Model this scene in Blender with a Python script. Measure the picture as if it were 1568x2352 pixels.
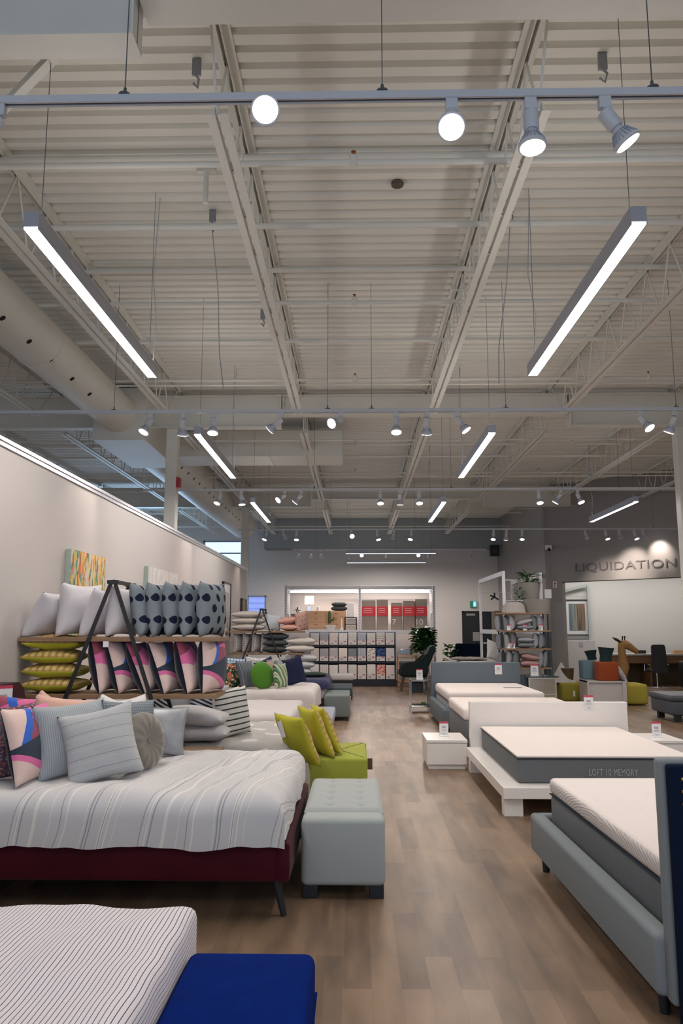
import bpy, bmesh, math, random
from mathutils import Vector, Matrix, Euler, noise
PI = math.pi
random.seed(11)
C = bpy.context.scene.collection
for o in list(bpy.data.objects): bpy.data.objects.remove(o)

# ---------------------------------------------------------------- camera
cam_d = bpy.data.cameras.new('camera')
cam_d.sensor_fit = 'HORIZONTAL'; cam_d.sensor_width = 36.0; cam_d.lens = 36.0*1750/1568
cam_d.clip_start = 0.05; cam_d.clip_end = 200
cam = bpy.data.objects.new('camera', cam_d); C.objects.link(cam)
cam.location = (0, 0, 1.6)
cam.rotation_euler = Euler((PI/2 + 0.149728, 0, 0.019209), 'XYZ')
bpy.context.scene.camera = cam
# ---------------------------------------------------------------- view, world, big lights
vs = bpy.context.scene.view_settings
vs.view_transform = 'Standard'; vs.look = 'None'; vs.gamma = 1.0; vs.use_curve_mapping = False
vs.exposure = -0.55
world = bpy.data.worlds.new('world'); bpy.context.scene.world = world
world.use_nodes = True
_bg = world.node_tree.nodes['Background']
_bg.inputs[0].default_value = (0.62, 0.78, 1.0, 1); _bg.inputs[1].default_value = 2.2

def area_light(name, loc, rot, sx, sy, power, col):
    d = bpy.data.lights.new(name, 'AREA'); d.shape = 'RECTANGLE'; d.size = sx; d.size_y = sy
    d.energy = power; d.color = col
    o = bpy.data.objects.new(name, d); C.objects.link(o); o.location = loc; o.rotation_euler = rot
    return o
LIN_W = 62.0        # watts of each linear pendant
SPOT_W = 60.0       # watts of each track spot
DAY = area_light('storefront_daylight', (0, -4.6, 2.3), (-PI/2-PI, 0, 0), 15, 3.6, 22, (0.72, 0.85, 1.0))
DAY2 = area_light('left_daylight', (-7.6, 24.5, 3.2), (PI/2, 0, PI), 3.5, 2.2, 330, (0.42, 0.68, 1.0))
LIN_COL = (1.0, 0.93, 0.87); SPOT_COL = (1.0, 0.84, 0.74)

# ---------------------------------------------------------------- material helpers
def nt_new(name, rough=0.6, metal=0.0, spec=0.5):
    m = bpy.data.materials.new(name); m.use_nodes = True
    nt = m.node_tree; b = nt.nodes['Principled BSDF']
    b.inputs['Roughness'].default_value = rough; b.inputs['Metallic'].default_value = metal
    b.inputs['Specular IOR Level'].default_value = spec
    return m, nt, b
def mth(nt, op, a, b=None, c=None):
    n = nt.nodes.new('ShaderNodeMath'); n.operation = op
    for i, v in enumerate((a, b, c)):
        if v is None: continue
        if hasattr(v, 'links'): nt.links.new(v, n.inputs[i])
        else: n.inputs[i].default_value = v
    return n.outputs[0]
def xyz(nt, kind='Object'):
    t = nt.nodes.new('ShaderNodeTexCoord'); s = nt.nodes.new('ShaderNodeSeparateXYZ')
    nt.links.new(t.outputs[kind], s.inputs[0]); return s.outputs[0], s.outputs[1], s.outputs[2], t.outputs[kind]
def c4(c): return (c[0], c[1], c[2], 1)
def mixc(nt, f, a, b):
    n = nt.nodes.new('ShaderNodeMix'); n.data_type = 'RGBA'
    for s, v in ((n.inputs['Factor'], f), (n.inputs['A'], a), (n.inputs['B'], b)):
        if hasattr(v, 'links'): nt.links.new(v, s)
        elif isinstance(v, (int, float)): s.default_value = v
        else: s.default_value = c4(v)
    return n.outputs['Result']
def noise_n(nt, vec, scale, detail=3, stretch=None):
    if stretch:
        mp = nt.nodes.new('ShaderNodeMapping'); nt.links.new(vec, mp.inputs[0]); mp.inputs['Scale'].default_value = stretch; vec = mp.outputs[0]
    n = nt.nodes.new('ShaderNodeTexNoise'); nt.links.new(vec, n.inputs['Vector'])
    n.inputs['Scale'].default_value = scale; n.inputs['Detail'].default_value = detail
    return n.outputs[0]
def bump(nt, b, h, strength=0.3, dist=0.01):
    n = nt.nodes.new('ShaderNodeBump'); n.inputs['Strength'].default_value = strength; n.inputs['Distance'].default_value = dist
    nt.links.new(h, n.inputs['Height']); nt.links.new(n.outputs[0], b.inputs['Normal'])
def out(nt, b, col): nt.links.new(col, b.inputs['Base Color'])
_M = {}
def mat(name, col, rough=0.6, metal=0.0, ns=0, na=0.0, bs=0.0, emis=0, ecol=None, sheen=0, spec=0.5):
    """plain material; ns/na noise scale and amount, bs bump strength"""
    if name in _M: return _M[name]
    m, nt, b = nt_new(name, rough, metal, spec)
    b.inputs['Base Color'].default_value = c4(col)
    if ns:
        x, y, z, v = xyz(nt); n = noise_n(nt, v, ns)
        if na:
            lo = tuple(max(0, k*(1-na)) for k in col); hi = tuple(min(1, k*(1+na)) for k in col)
            out(nt, b, mixc(nt, n, lo, hi))
        if bs: bump(nt, b, n, bs, 0.004)
    if emis:
        b.inputs['Emission Color'].default_value = c4(ecol or col); b.inputs['Emission Strength'].default_value = emis
    if sheen:
        b.inputs['Sheen Weight'].default_value = sheen; b.inputs['Sheen Roughness'].default_value = 0.4
    _M[name] = m; return m
def fabric(name, col, ns=260, na=0.22, bs=0.35, sheen=0.08, rough=0.9):
    return mat(name, col, rough, 0, ns, na, bs, sheen=sheen, spec=0.2)

# ---------------------------------------------------------------- mesh helpers
def nb(): return bmesh.new()
def box(bm, x0, x1, y0, y1, z0, z1, bev=0, seg=2, mi=0):
    g = bmesh.ops.create_cube(bm, size=1.0); vsx = g['verts']
    for v in vsx:
        v.co = Vector(((x0+x1)/2+v.co.x*(x1-x0), (y0+y1)/2+v.co.y*(y1-y0), (z0+z1)/2+v.co.z*(z1-z0)))
    fs = set(f for v in vsx for f in v.link_faces)
    for f in fs: f.material_index = mi
    if bev:
        es = list(set(e for v in vsx for e in v.link_edges))
        r = bmesh.ops.bevel(bm, geom=es, offset=min(bev, abs(x1-x0)*.49, abs(y1-y0)*.49, abs(z1-z0)*.49), segments=seg, affect='EDGES', profile=0.5)
        for f in r['faces']: f.material_index = mi
def tube(bm, p, q, r, n=8, r2=None, mi=0, cap=True):
    p = Vector(p); q = Vector(q); d = q-p; L = d.length
    if L < 1e-6: return
    g = bmesh.ops.create_cone(bm, cap_ends=cap, segments=n, radius1=r, radius2=r if r2 is None else r2, depth=L)
    R = d.to_track_quat('Z', 'Y').to_matrix().to_4x4(); T = Matrix.Translation((p+q)/2) @ R
    bmesh.ops.transform(bm, matrix=T, verts=g['verts'])
    for f in set(f for v in g['verts'] for f in v.link_faces): f.material_index = mi
def bar(bm, p, q, w, h, mi=0, up=(0, 0, 1)):
    """rectangular bar from p to q, w across, h along up"""
    p = Vector(p); q = Vector(q); d = (q-p).normalized(); up = Vector(up)
    s = d.cross(up).normalized(); u = s.cross(d).normalized()
    vv = []
    for e in (p, q):
        for a, b in ((-1, -1), (1, -1), (1, 1), (-1, 1)): vv.append(bm.verts.new(e+s*a*w/2+u*b*h/2))
    for idx in ((0, 1, 2, 3), (7, 6, 5, 4), (0, 4, 5, 1), (1, 5, 6, 2), (2, 6, 7, 3), (3, 7, 4, 0)):
        f = bm.faces.new([vv[i] for i in idx]); f.material_index = mi
def lathe(bm, prof, n=20, c=(0, 0, 0), mi=0, M=None):
    rings = []
    for r, z in prof:
        rings.append([bm.verts.new(Vector((c[0]+r*math.cos(2*PI*k/n), c[1]+r*math.sin(2*PI*k/n), c[2]+z))) for k in range(n)])
    for a, b in zip(rings, rings[1:]):
        for k in range(n):
            f = bm.faces.new((a[k], a[(k+1) % n], b[(k+1) % n], b[k])); f.material_index = mi
    for ring, rev in ((rings[0], True), (rings[-1], False)):
        f = bm.faces.new(list(reversed(ring)) if rev else ring); f.material_index = mi
    vv = [v for r_ in rings for v in r_]
    if M is not None: bmesh.ops.transform(bm, matrix=M, verts=vv)
    return vv
def sweep(bm, pts, rad, n=8, mi=0):
    pts = [Vector(p) for p in pts]; rings = []
    if not isinstance(rad, (list, tuple)): rad = [rad]*len(pts)
    s = None
    for i, p in enumerate(pts):
        d = (pts[min(i+1, len(pts)-1)]-pts[max(i-1, 0)]).normalized()
        if s is None:
            s = d.cross(Vector((0.13, 0.31, 0.94)));
            if s.length < .1: s = d.cross(Vector((1, 0, 0)))
        s = (s-d*s.dot(d)).normalized(); t = d.cross(s)
        r = rad[i]; r = r if isinstance(r, (tuple, list)) else (r, r)
        rings.append([bm.verts.new(p+s*r[0]*math.cos(2*PI*k/n)+t*r[1]*math.sin(2*PI*k/n)) for k in range(n)])
    for a, b in zip(rings, rings[1:]):
        for k in range(n):
            f = bm.faces.new((a[k], a[(k+1) % n], b[(k+1) % n], b[k])); f.material_index = mi
    f = bm.faces.new(list(reversed(rings[0]))); f.material_index = mi
    f = bm.faces.new(rings[-1]); f.material_index = mi
def prism(bm, poly, ax, a0, a1, mi=0):
    """extrude a 2-D polygon along axis ax ('x','y','z')"""
    def P(u, v, a):
        return Vector({'x': (a, u, v), 'y': (u, a, v), 'z': (u, v, a)}[ax])
    A = [bm.verts.new(P(u, v, a0)) for u, v in poly]; B = [bm.verts.new(P(u, v, a1)) for u, v in poly]
    n = len(poly)
    for k in range(n):
        f = bm.faces.new((A[k], A[(k+1) % n], B[(k+1) % n], B[k])); f.material_index = mi
    bm.faces.new(list(reversed(A))).material_index = mi; bm.faces.new(B).material_index = mi
def worldloc(p):
    v = Vector((0, 0, 0))
    while p is not None: v = v+p.location; p = p.parent
    return v
def mk(name, bm, m, parent=None, smooth=False, local=False, origin=None):
    """one mesh object. World-space geometry unless local; origin moved to its parent's or own base"""
    bmesh.ops.recalc_face_normals(bm, faces=bm.faces)
    me = bpy.data.meshes.new(name)
    if not local:
        if parent is not None: off = worldloc(parent)
        elif origin is not None: off = Vector(origin)
        else:
            xs = [v.co for v in bm.verts]
            off = Vector(((min(v.x for v in xs)+max(v.x for v in xs))/2, (min(v.y for v in xs)+max(v.y for v in xs))/2, min(v.z for v in xs)))
        bmesh.ops.translate(bm, verts=bm.verts, vec=-off)
    bm.to_mesh(me); bm.free()
    o = bpy.data.objects.new(name, me); C.objects.link(o)
    if not local and parent is None: o.location = off
    if parent is not None: o.parent = parent
    for q in (m if isinstance(m, (list, tuple)) else [m]): me.materials.append(q)
    if smooth:
        for p in me.polygons: p.use_smooth = True
        if smooth != 'all':
            try: me.set_sharp_from_angle(angle=math.radians(38))
            except Exception: pass
    return o
def tag(o, label, cat, group=None, kind=None):
    o['label'] = label; o['category'] = cat
    if group: o['group'] = group
    if kind: o['kind'] = kind
    return o
def thing(name, label, cat, loc=(0, 0, 0), rz=0, group=None):
    o = bpy.data.objects.new(name, None); C.objects.link(o); o.location = loc; o.rotation_euler = (0, 0, rz)
    o.empty_display_size = 0.1
    return tag(o, label, cat, group)
def struct(name, bm, m, smooth=False, parent=None):
    o = mk(name, bm, m, parent, smooth)
    if parent is None: o['kind'] = 'structure'
    return o
def dup(root, loc=None, rz=None, label=None, group=None):
    r = root.copy(); C.objects.link(r)
    if loc is not None: r.location = loc
    if rz is not None: r.rotation_euler = (0, 0, rz)
    if label: r['label'] = label
    if group: r['group'] = group
    for ch in list(root.children):
        c = ch.copy(); C.objects.link(c); c.parent = r
        for g in ch.children:
            d = g.copy(); C.objects.link(d); d.parent = c
    return r

# ---------------------------------------------------------------- shared materials
WHITE = mat('white_paint', (0.74, 0.71, 0.68), 0.6, ns=1.2, na=0.04)
STEEL = mat('painted_steel', (0.74, 0.73, 0.67), 0.5, ns=3, na=0.05)
BLACKM = mat('black_metal', (0.012, 0.013, 0.016), 0.45)
CHROME = mat('chrome', (0.82, 0.83, 0.84), 0.12, 1.0)
GLOSSW = mat('white_lacquer', (0.86, 0.82, 0.79), 0.25)
WHITEM = mat('white_metal', (0.80, 0.79, 0.80), 0.35)
DARKLEG = mat('dark_leg', (0.012, 0.014, 0.02), 0.5)
OAK = None
def wood(name, a, b, ax='x', sc=6, rough=0.55):
    m, nt, bs = nt_new(name, rough); x, y, z, v = xyz(nt)
    st = {'x': (0.12, 1, 1), 'y': (1, 0.12, 1), 'z': (1, 1, 0.12)}[ax]
    n = noise_n(nt, v, sc*4, 5, st); out(nt, bs, mixc(nt, n, a, b)); bump(nt, bs, n, 0.1, 0.002); return m
OAK = wood('oak_board', (0.16, 0.09, 0.045), (0.34, 0.21, 0.12), 'x')
WALNUT = wood('walnut', (0.10, 0.05, 0.022), (0.24, 0.13, 0.06), 'x')
LOAK = wood('light_oak', (0.50, 0.28, 0.15), (0.70, 0.44, 0.27), 'x')
# ================================================================ SETTING
def m_floor():
    m, nt, b = nt_new('plank_floor', 0.38, spec=0.32); x, y, z, v = xyz(nt)
    mp = nt.nodes.new('ShaderNodeMapping'); nt.links.new(v, mp.inputs[0]); mp.inputs['Rotation'].default_value = (0, 0, PI/2)
    br = nt.nodes.new('ShaderNodeTexBrick'); nt.links.new(mp.outputs[0], br.inputs['Vector'])
    br.offset = 0.37; br.offset_frequency = 2
    br.inputs['Color1'].default_value = (0, 0, 0, 1); br.inputs['Color2'].default_value = (1, 1, 1, 1); br.inputs['Mortar'].default_value = (0.5, 0.5, 0.5, 1)
    br.inputs['Scale'].default_value = 1.0; br.inputs['Brick Width'].default_value = 0.92; br.inputs['Row Height'].default_value = 0.132
    br.inputs['Mortar Size'].default_value = 0.0012; br.inputs['Bias'].default_value = 0.0
    tone = nt.nodes.new('ShaderNodeSeparateColor'); nt.links.new(br.outputs['Color'], tone.inputs[0])
    n = noise_n(nt, v, 26, 6, (1, 0.09, 1)); n2 = noise_n(nt, v, 7, 4, (1, 0.22, 1))
    f = mth(nt, 'ADD', mth(nt, 'MULTIPLY', tone.outputs[0], 0.5), mth(nt, 'MULTIPLY', n, 0.35))
    f = mth(nt, 'ADD', f, mth(nt, 'MULTIPLY', mth(nt, 'SUBTRACT', n2, 0.5), 1.5))
    col = mixc(nt, f, (0.105, 0.070, 0.047), (0.310, 0.205, 0.132))
    col = mixc(nt, mth(nt, 'MULTIPLY', br.outputs['Fac'], 0.55), col, (0.14, 0.10, 0.07))
    out(nt, b, col); bump(nt, b, n, 0.05, 0.002)
    nt.links.new(mth(nt, 'ADD', mth(nt, 'MULTIPLY', n, 0.18), 0.28), b.inputs['Roughness'])
    return m
bm = nb(); box(bm, -9.2, 12.5, -5.2, 27.3, -0.12, 0.0); struct('floor', bm, m_floor())
# corrugated roof deck, ribs running across the shop
bm = nb(); prof = []
y = -5.1; P = 0.1524
while y < 27.3:
    prof += [(y, 5.344), (y+0.088, 5.344), (y+0.100, 5.387), (y+0.138, 5.387)]; y += P
A = [bm.verts.new((-9.2, a, b)) for a, b in prof]; B = [bm.verts.new((12.5, a, b)) for a, b in prof]
for k in range(len(prof)-1): bm.faces.new((A[k], B[k], B[k+1], A[k+1]))
box(bm, -9.2, 12.5, -5.2, 27.3, 5.44, 5.5)
struct('ceiling', bm, mat('deck_paint', (0.84, 0.83, 0.77), 0.65, ns=0.8, na=0.06))
# walls
WARM = mat('partition_paint', (0.52, 0.485, 0.47), 0.55, ns=1.0, na=0.02)
bm = nb(); box(bm, -2.80, -2.74, 2.0, 18.93, 0, 3.02); struct('wall_left_partition', bm, WARM)
bm = nb(); box(bm, -2.815, -2.715, 2.0, 18.95, 3.02, 3.055, 0.003); box(bm, -2.74, -2.725, 2.0, 18.95, 2.985, 3.02); struct('trim_1', bm, mat('wall_cap_aluminium', (0.62, 0.62, 0.66), 0.3, 0.8))
bm = nb(); box(bm, -2.74, -2.725, 2.0, 18.93, 0, 0.1); struct('baseboard_left', bm, WHITE)
GREYW = mat('grey_wall_paint', (0.32, 0.305, 0.29), 0.42, ns=1.0, na=0.04)
BACKW = mat('back_wall_paint', (0.78, 0.75, 0.73), 0.6, ns=1.0, na=0.03)
bm = nb()
for a in ((-9.2, -5.45, 0, 5.4), (-5.45, -3.85, 0, 3.3), (-5.45, -3.85, 4.65, 5.4), (-3.85, -3.18, 0, 2.05), (-3.85, -3.18, 2.7, 5.4), (-3.18, 5.1, 0, 5.4)):
    box(bm, a[0], a[1], 27.0, 27.2, a[2], a[3])
struct('wall_back', bm, BACKW)
bm = nb(); box(bm, -9.2, -9.0, -5.2, 27.2, 0, 5.4); struct('wall_left', bm, BACKW)
bm = nb(); box(bm, 5.0, 5.16, 20.25, 27.0, 0, 5.4); struct('wall_right_rear', bm, GREYW)
bm = nb(); box(bm, 12.3, 12.5, -5.2, 22.7, 0, 5.4); struct('wall_right', bm, BACKW)
bm = nb(); box(bm, 5.16, 12.5, 22.6, 22.75, 0, 5.4); struct('wall_alcove', bm, mat('alcove_white', (0.70, 0.69, 0.65), 0.6))
bm = nb()
for a in ((-9.2, -7.5, 0, 5.4), (7.5, 12.5, 0, 5.4), (-7.5, 7.5, 0, .3), (-7.5, 7.5, 4.2, 5.4)): box(bm, a[0], a[1], -5.2, -5.0, a[2], a[3])
struct('wall_front', bm, BACKW)
# angled grey sign wall: header over a wide opening plus the pilaster at its left end
ANG = -math.radians(41.3); AO = Vector((5.02, 20.32, 0))
sw = bpy.data.objects.new('wall_sign', None); C.objects.link(sw); sw.location = AO; sw.rotation_euler = (0, 0, ANG); sw['kind'] = 'structure'
bm = nb(); box(bm, 0, 9.6, 0, 0.16, 2.76, 5.4); box(bm, 0, 0.46, 0, 0.16, 0, 2.76); mk('header', bm, GREYW, sw, local=True)
bm = nb(); box(bm, 0.46, 9.6, 0.005, 0.155, 2.745, 2.762); mk('opening_shade_line', bm, mat('shade_line_dark', (0.05, 0.045, 0.04), .5), sw, local=True)  # dark strip standing in for the line of shade under the header
# windows
def window(name, x0, x1, z0, z1, nbar):
    w = bpy.data.objects.new(name, None); C.objects.link(w); w.location = ((x0+x1)/2, 27.0, z0); w['kind'] = 'structure'
    f = nb(); t = 0.05
    box(f, x0, x1, 26.97, 27.1, z0, z0+t); box(f, x0, x1, 26.97, 27.1, z1-t, z1); box(f, x0, x0+t, 26.97, 27.1, z0, z1); box(f, x1-t, x1, 26.97, 27.1, z0, z1)
    for k in range(nbar): zz = z0+(z1-z0)*(k+1)/(nbar+1); box(f, x0, x1, 27.0, 27.06, zz-.02, zz+.02)
    mk('window_frame', f, mat('window_frame_grey', (0.35, 0.42, 0.5), .5), w)
    g = nb(); box(g, x0+t, x1-t, 27.03, 27.04, z0+t, z1-t)
    m, nt, b = nt_new('window_glass_'+name, 0.02); b.inputs['Transmission Weight'].default_value = 1.0; b.inputs['IOR'].default_value = 1.02; b.inputs['Base Color'].default_value = (.93, .97, 1, 1)
    mk('pane', g, m, w)
window('window_1', -5.45, -3.85, 3.3, 4.65, 2)
window('window_2', -3.85, -3.18, 2.05, 2.7, 0)
bm = nb(); box(bm, -8, -1, 33, 36, 0, 3.45)
for k in range(14): box(bm, -8, -1, 32.97, 33, 0.2+k*.24, 0.22+k*.24, mi=1)
tag(mk('neighbouring_building', bm, [mat('lavender_siding', (0.42, 0.44, 0.78), .7), mat('siding_seam', (0.3, 0.33, 0.62), .7)]), 'pale lavender sided building seen through the small lower window', 'building')
# back door
d = bpy.data.objects.new('door_1', None); C.objects.link(d); d.location = (4.0, 26.9, 0); d['kind'] = 'structure'
bm = nb(); box(bm, 3.74, 4.66, 26.93, 26.98, 0, 2.1, .004); mk('door_leaf', bm, mat('door_black', (0.010, 0.014, 0.02), .4), d)
bm = nb(); box(bm, 3.69, 3.74, 26.9, 26.99, 0, 2.15); box(bm, 4.66, 4.71, 26.9, 26.99, 0, 2.15); box(bm, 3.69, 4.71, 26.9, 26.99, 2.1, 2.15); mk('door_frame', bm, BLACKM, d)
bm = nb(); box(bm, 3.84, 4.14, 26.9, 26.93, 1.99, 2.06); box(bm, 4.05, 4.28, 26.91, 26.93, 1.12, 1.42); mk('door_sign', bm, mat('door_plate', (0.35, 0.36, 0.36), .4, .3), d)
bm = nb(); tube(bm, (3.8, 26.88, 1.02), (4.6, 26.88, 1.02), 0.018); mk('door_handle', bm, CHROME, d)
e = thing('exit_sign', 'small green and blue lit exit sign beside the black back door', 'exit sign', (4.08, 26.9, 2.28))
bm = nb(); box(bm, 3.98, 4.2, 26.86, 26.99, 2.28, 2.5, .005); mk('sign_box', bm, mat('exit_green', (0.02, 0.26, 0.17), .5, emis=0.25), e)
bm = nb(); box(bm, 4.08, 4.19, 26.85, 26.86, 2.3, 2.48); mk('sign_face', bm, mat('exit_face', (0.25, 0.7, 0.9), .5, emis=0.9), e)
bm = nb(); tube(bm, (4.13, 26.845, 2.435), (4.13, 26.85, 2.435), .014)
for p, q in (((4.13, 2.42), (4.13, 2.37)), ((4.13, 2.37), (4.105, 2.32)), ((4.13, 2.37), (4.155, 2.33)), ((4.105, 2.40), (4.155, 2.40))): bar(bm, (p[0], 26.847, p[1]), (q[0], 26.847, q[1]), .012, .004, up=(0, 1, 0))
mk('running_figure', bm, mat('figure_white', (.9, .95, .95), .5, emis=1), e)
# LIQUIDATION lettering on the header
def text_obj(s, size, m, name, extrude=0.008, sx=1.0, space=1.0):
    cu = bpy.data.curves.new(name, 'FONT'); cu.body = s; cu.size = size; cu.extrude = extrude; cu.space_character = space
    to = bpy.data.objects.new('tmp', cu); C.objects.link(to); dg = bpy.context.evaluated_depsgraph_get(); dg.update()
    me = bpy.data.meshes.new_from_object(to.evaluated_get(dg)); bpy.data.objects.remove(to)
    me.transform(Matrix.Diagonal((sx, 1, 1, 1)) @ Matrix.Identity(4)); me.transform(Matrix.Rotation(PI/2, 4, 'X'))
    me.materials.clear(); me.materials.append(m)
    o = bpy.data.objects.new(name, me); C.objects.link(o); return o
lt = text_obj('LIQUIDATION', 0.285, mat('sign_letter_grey', (0.17, 0.16, 0.165), 0.4), 'wall_lettering', 0.01, 1.35, 1.06)
lt.rotation_euler = (0, 0, ANG); lt.location = AO + Matrix.Rotation(ANG, 3, 'Z') @ Vector((0.82, -0.02, 3.01))
tag(lt, 'large grey LIQUIDATION letters on the dark grey angled wall', 'lettering')

# ================================================================ ROOF STRUCTURE
JX = [-8.69, -6.74, -4.77, -2.80, -0.85, 1.13, 3.06, 5.01, 6.97, 8.92, 10.88]
GY = [3.69, 11.75, 19.8]
WORDX = ['leftmost', 'second from the left', 'third from the left', 'above the partition', 'left of the aisle', 'right of the aisle', 'seventh from the left', 'eighth from the left', 'ninth from the left', 'tenth from the left', 'rightmost']
BAY = ['behind the photographer', 'in the front bay', 'in the middle bay', 'in the rear bay']
def joist(x, y0, y1, b0, b1, label):
    t = thing('ceiling_joist', label, 'joist', (x, (y0+y1)/2, 4.72), group='open web steel joists under the deck')
    bm = nb()
    for s in (-1, 1):
        box(bm, x+s*.013, x+s*.068, y0, y1, 5.332, 5.340); box(bm, x+s*.012, x+s*.02, y0, y1, 5.28, 5.336)
    mk('top_chord', bm, STEEL, t)
    bm = nb()
    for s in (-1, 1):
        box(bm, x+s*.013, x+s*.068, b0, b1, 4.72, 4.728); box(bm, x+s*.012, x+s*.02, b0, b1, 4.724, 4.775)
    mk('bottom_chord', bm, STEEL, t)
    bm = nb(); n = max(2, int(round((b1-b0)/0.62))); st = (b1-b0)/n
    for k in range(n):
        ya = b0+k*st; tube(bm, (x, ya+.02, 4.74), (x, ya+st/2, 5.31), .009, 6); tube(bm, (x, ya+st/2, 5.31), (x, ya+st-.02, 4.74), .009, 6)
    tube(bm, (x, b0+.02, 4.74), (x, y0+.12, 5.29), .009, 6); tube(bm, (x, b1-.02, 4.74), (x, y1-.12, 5.29), .009, 6)
    mk('web', bm, STEEL, t)
for k, x in enumerate(JX):
    for j, (a, b, c_, d_) in enumerate(((-4.9, 3.6, -4.2, 3.0), (3.78, 11.66, 4.26, 10.97), (11.84, 19.7, 12.06, 18.98), (19.9, 26.4, 20.3, 25.8))):
        if j == 0 or (j == 3 and x > 4.9) or (j == 1 and abs(x-1) > 6) or (j == 2 and (x > 8 or x < -7)): continue
        joist(x, a, b, c_, d_, 'white open web roof joist '+BAY[j]+', '+WORDX[k])
def girder(y, x0, x1, zb, label, gp='steel roof girders'):
    bm = nb()
    box(bm, x0, x1, y-.09, y+.09, zb, zb+.014); box(bm, x0, x1, y-.005, y+.005, zb+.014, 5.235); box(bm, x0, x1, y-.09, y+.09, 5.225, 5.24)
    box(bm, x0, x0+.012, y-.085, y+.085, zb+.014, 5.235); box(bm, x1-.012, x1, y-.085, y+.085, zb+.014, 5.235)
    tag(mk('roof_girder', bm, STEEL), label, 'girder', gp)
for g, (y, w) in enumerate(zip(GY[:3], ('above the near track lights', 'beyond the second row of track lights', 'far back above the rear beds'))):
    girder(y, -9.0, -1.18, 4.72, 'deep steel girder at the left of the roof, '+w)
    girder(y, -1.15, 3.33 if g else 7.2, 4.92, 'shallow steel girder over the aisle, '+w)
    girder(y, 3.36 if g else 7.23, 12.3, 4.72, 'deep steel girder at the right of the roof, '+w)
bm = nb(); box(bm, -3.2, 5.0, 26.3, 26.98, 4.30, 5.33); struct('trim_2', bm, mat('bulkhead_grey', (0.33, 0.36, 0.38), .6))
# columns
def column(x, y, zt, label, w=.09):
    t = thing('steel_column', label, 'column', (x, y, 0), group='square steel columns')
    bm = nb(); box(bm, x-w, x+w, y-w, y+w, 0.012, zt, .012); mk('shaft', bm, STEEL, t)
    bm = nb(); box(bm, x-.16, x+.16, y-.16, y+.16, 0, .012); mk('base_plate', bm, STEEL, t)
    bm = nb(); box(bm, x-.13, x+.13, y-.1, y+.1, zt, zt+.012); mk('cap_plate', bm, STEEL, t)
    return t
column(-2.90, 11.75, 4.705, 'pale square steel column rising in front of the duct, behind the partition')
column(-2.91, 19.8, 4.705, 'pale square steel column at the far end of the partition')
column(5.08, 11.75, 4.705, 'pale square steel column at the right edge of the photo')
t = thing('fire_bell', 'small red fire alarm box on the side of the near left column', 'alarm', (-2.78, 11.75, 3.78))
bm = nb(); box(bm, -2.81, -2.76, 11.66, 11.8, 3.76, 3.92, .004); mk('housing', bm, mat('alarm_red', (0.45, 0.03, 0.03), .4), t)
# bridging angles and sprinkler pipes running across the shop
k = 0
for y, z, r, w in ((5.18, 4.99, 0.024, 's'), (7.72, 5.03, 0.022, 's'), (10.35, 5.05, 0.022, 's'), (14.14, 5.03, 0.022, 's'), (16.85, 5.03, 0.022, 's'), (5.51, 5.26, 0.03, 'p'), (6.26, 5.1, 0.028, 'p'), (7.44, 5.27, 0.03, 'p'), (8.89, 5.06, 0.026, 'p'), (9.93, 4.84, 0.012, 'p'), (12.79, 4.78, 0.016, 'p'), (15.18, 5.03, 0.025, 'p'), (16.02, 4.78, 0.014, 'p'), (17.78, 4.78, 0.014, 'p'), (20.6, 4.78, 0.014, 'p'), (22.3, 4.93, 0.02, 'p'), (24.2, 4.78, 0.014, 'p')):
    bm = nb(); wd = ['first', 'second', 'third', 'fourth', 'fifth', 'sixth', 'seventh', 'eighth', 'ninth', 'tenth', 'eleventh', 'twelfth', 'thirteenth', 'fourteenth', 'fifteenth', 'sixteenth', 'seventeenth']
    xr = 4.9 if y > 20.2 else min(11.5, 4.9+1.138*(20.3-y))
    if w == 's':
        t = thing('sprinkler_pipe', wd[k]+' white sprinkler pipe with brass heads, counting from the camera', 'pipe', (0, y, z), group='sprinkler pipes crossing the roof')
        tube(bm, (-8.9, y, z), (xr, y, z), r, 10); mk('pipe_run', bm, STEEL, t, True)
        for hx in (-4.2, -.01, 4.1):
            bm = nb(); tube(bm, (hx, y, z-.034), (hx, y, z+.05), .032, 10); h = mk('tee_fitting', bm, STEEL, t, True)
            bm = nb(); tube(bm, (hx, y, z+.05), (hx, y, z+.085), .011, 8); tube(bm, (hx, y, z+.085), (hx, y, z+.09), .02, 8); mk('sprinkler_head', bm, mat('brass', (.45, .2, .07), .35, .7), h)
    else:
        tube(bm, (-8.9, y, z), (xr, y, z), r, 10)
        tag(mk('crossing_pipe', bm, STEEL, smooth=True), 'plain white '+('thick' if r > .02 else 'thin')+' pipe crossing the roof, the '+wd[k-5]+' plain one counting from the camera', 'pipe', 'plain pipes crossing the roof')
    k += 1
# rectangular duct and round ducts
t = thing('rectangular_duct', 'white rectangular sheet metal duct crossing behind the second girder', 'duct', (-1.6, 13.7, 4.62))
bm = nb(); box(bm, -3.3, -.24, 13.3, 14.1, 4.62, 5.09, .004); mk('duct_body', bm, STEEL, t)
for x in (-2.3, -1.55, -.9):
    bm = nb(); box(bm, x-.012, x+.012, 13.285, 14.115, 4.605, 5.105); mk('flange', bm, STEEL, t)
t = thing('round_duct', 'long white spiral round duct with small air holes, running over the partition', 'duct', (-3.55, 12, 4.6))
DX, DZ = -3.66, 4.845
bm = nb(); tube(bm, (DX, 0.5, DZ), (DX, 11.3, DZ), .296, 32); mk('near_section', bm, STEEL, t, True)
for y in (2.2, 5.3, 8.3, 10.3): bm = nb(); tube(bm, (DX, y, DZ), (DX, y+.04, DZ), .304, 32); mk('joint_ring', bm, STEEL, t, True)
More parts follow.
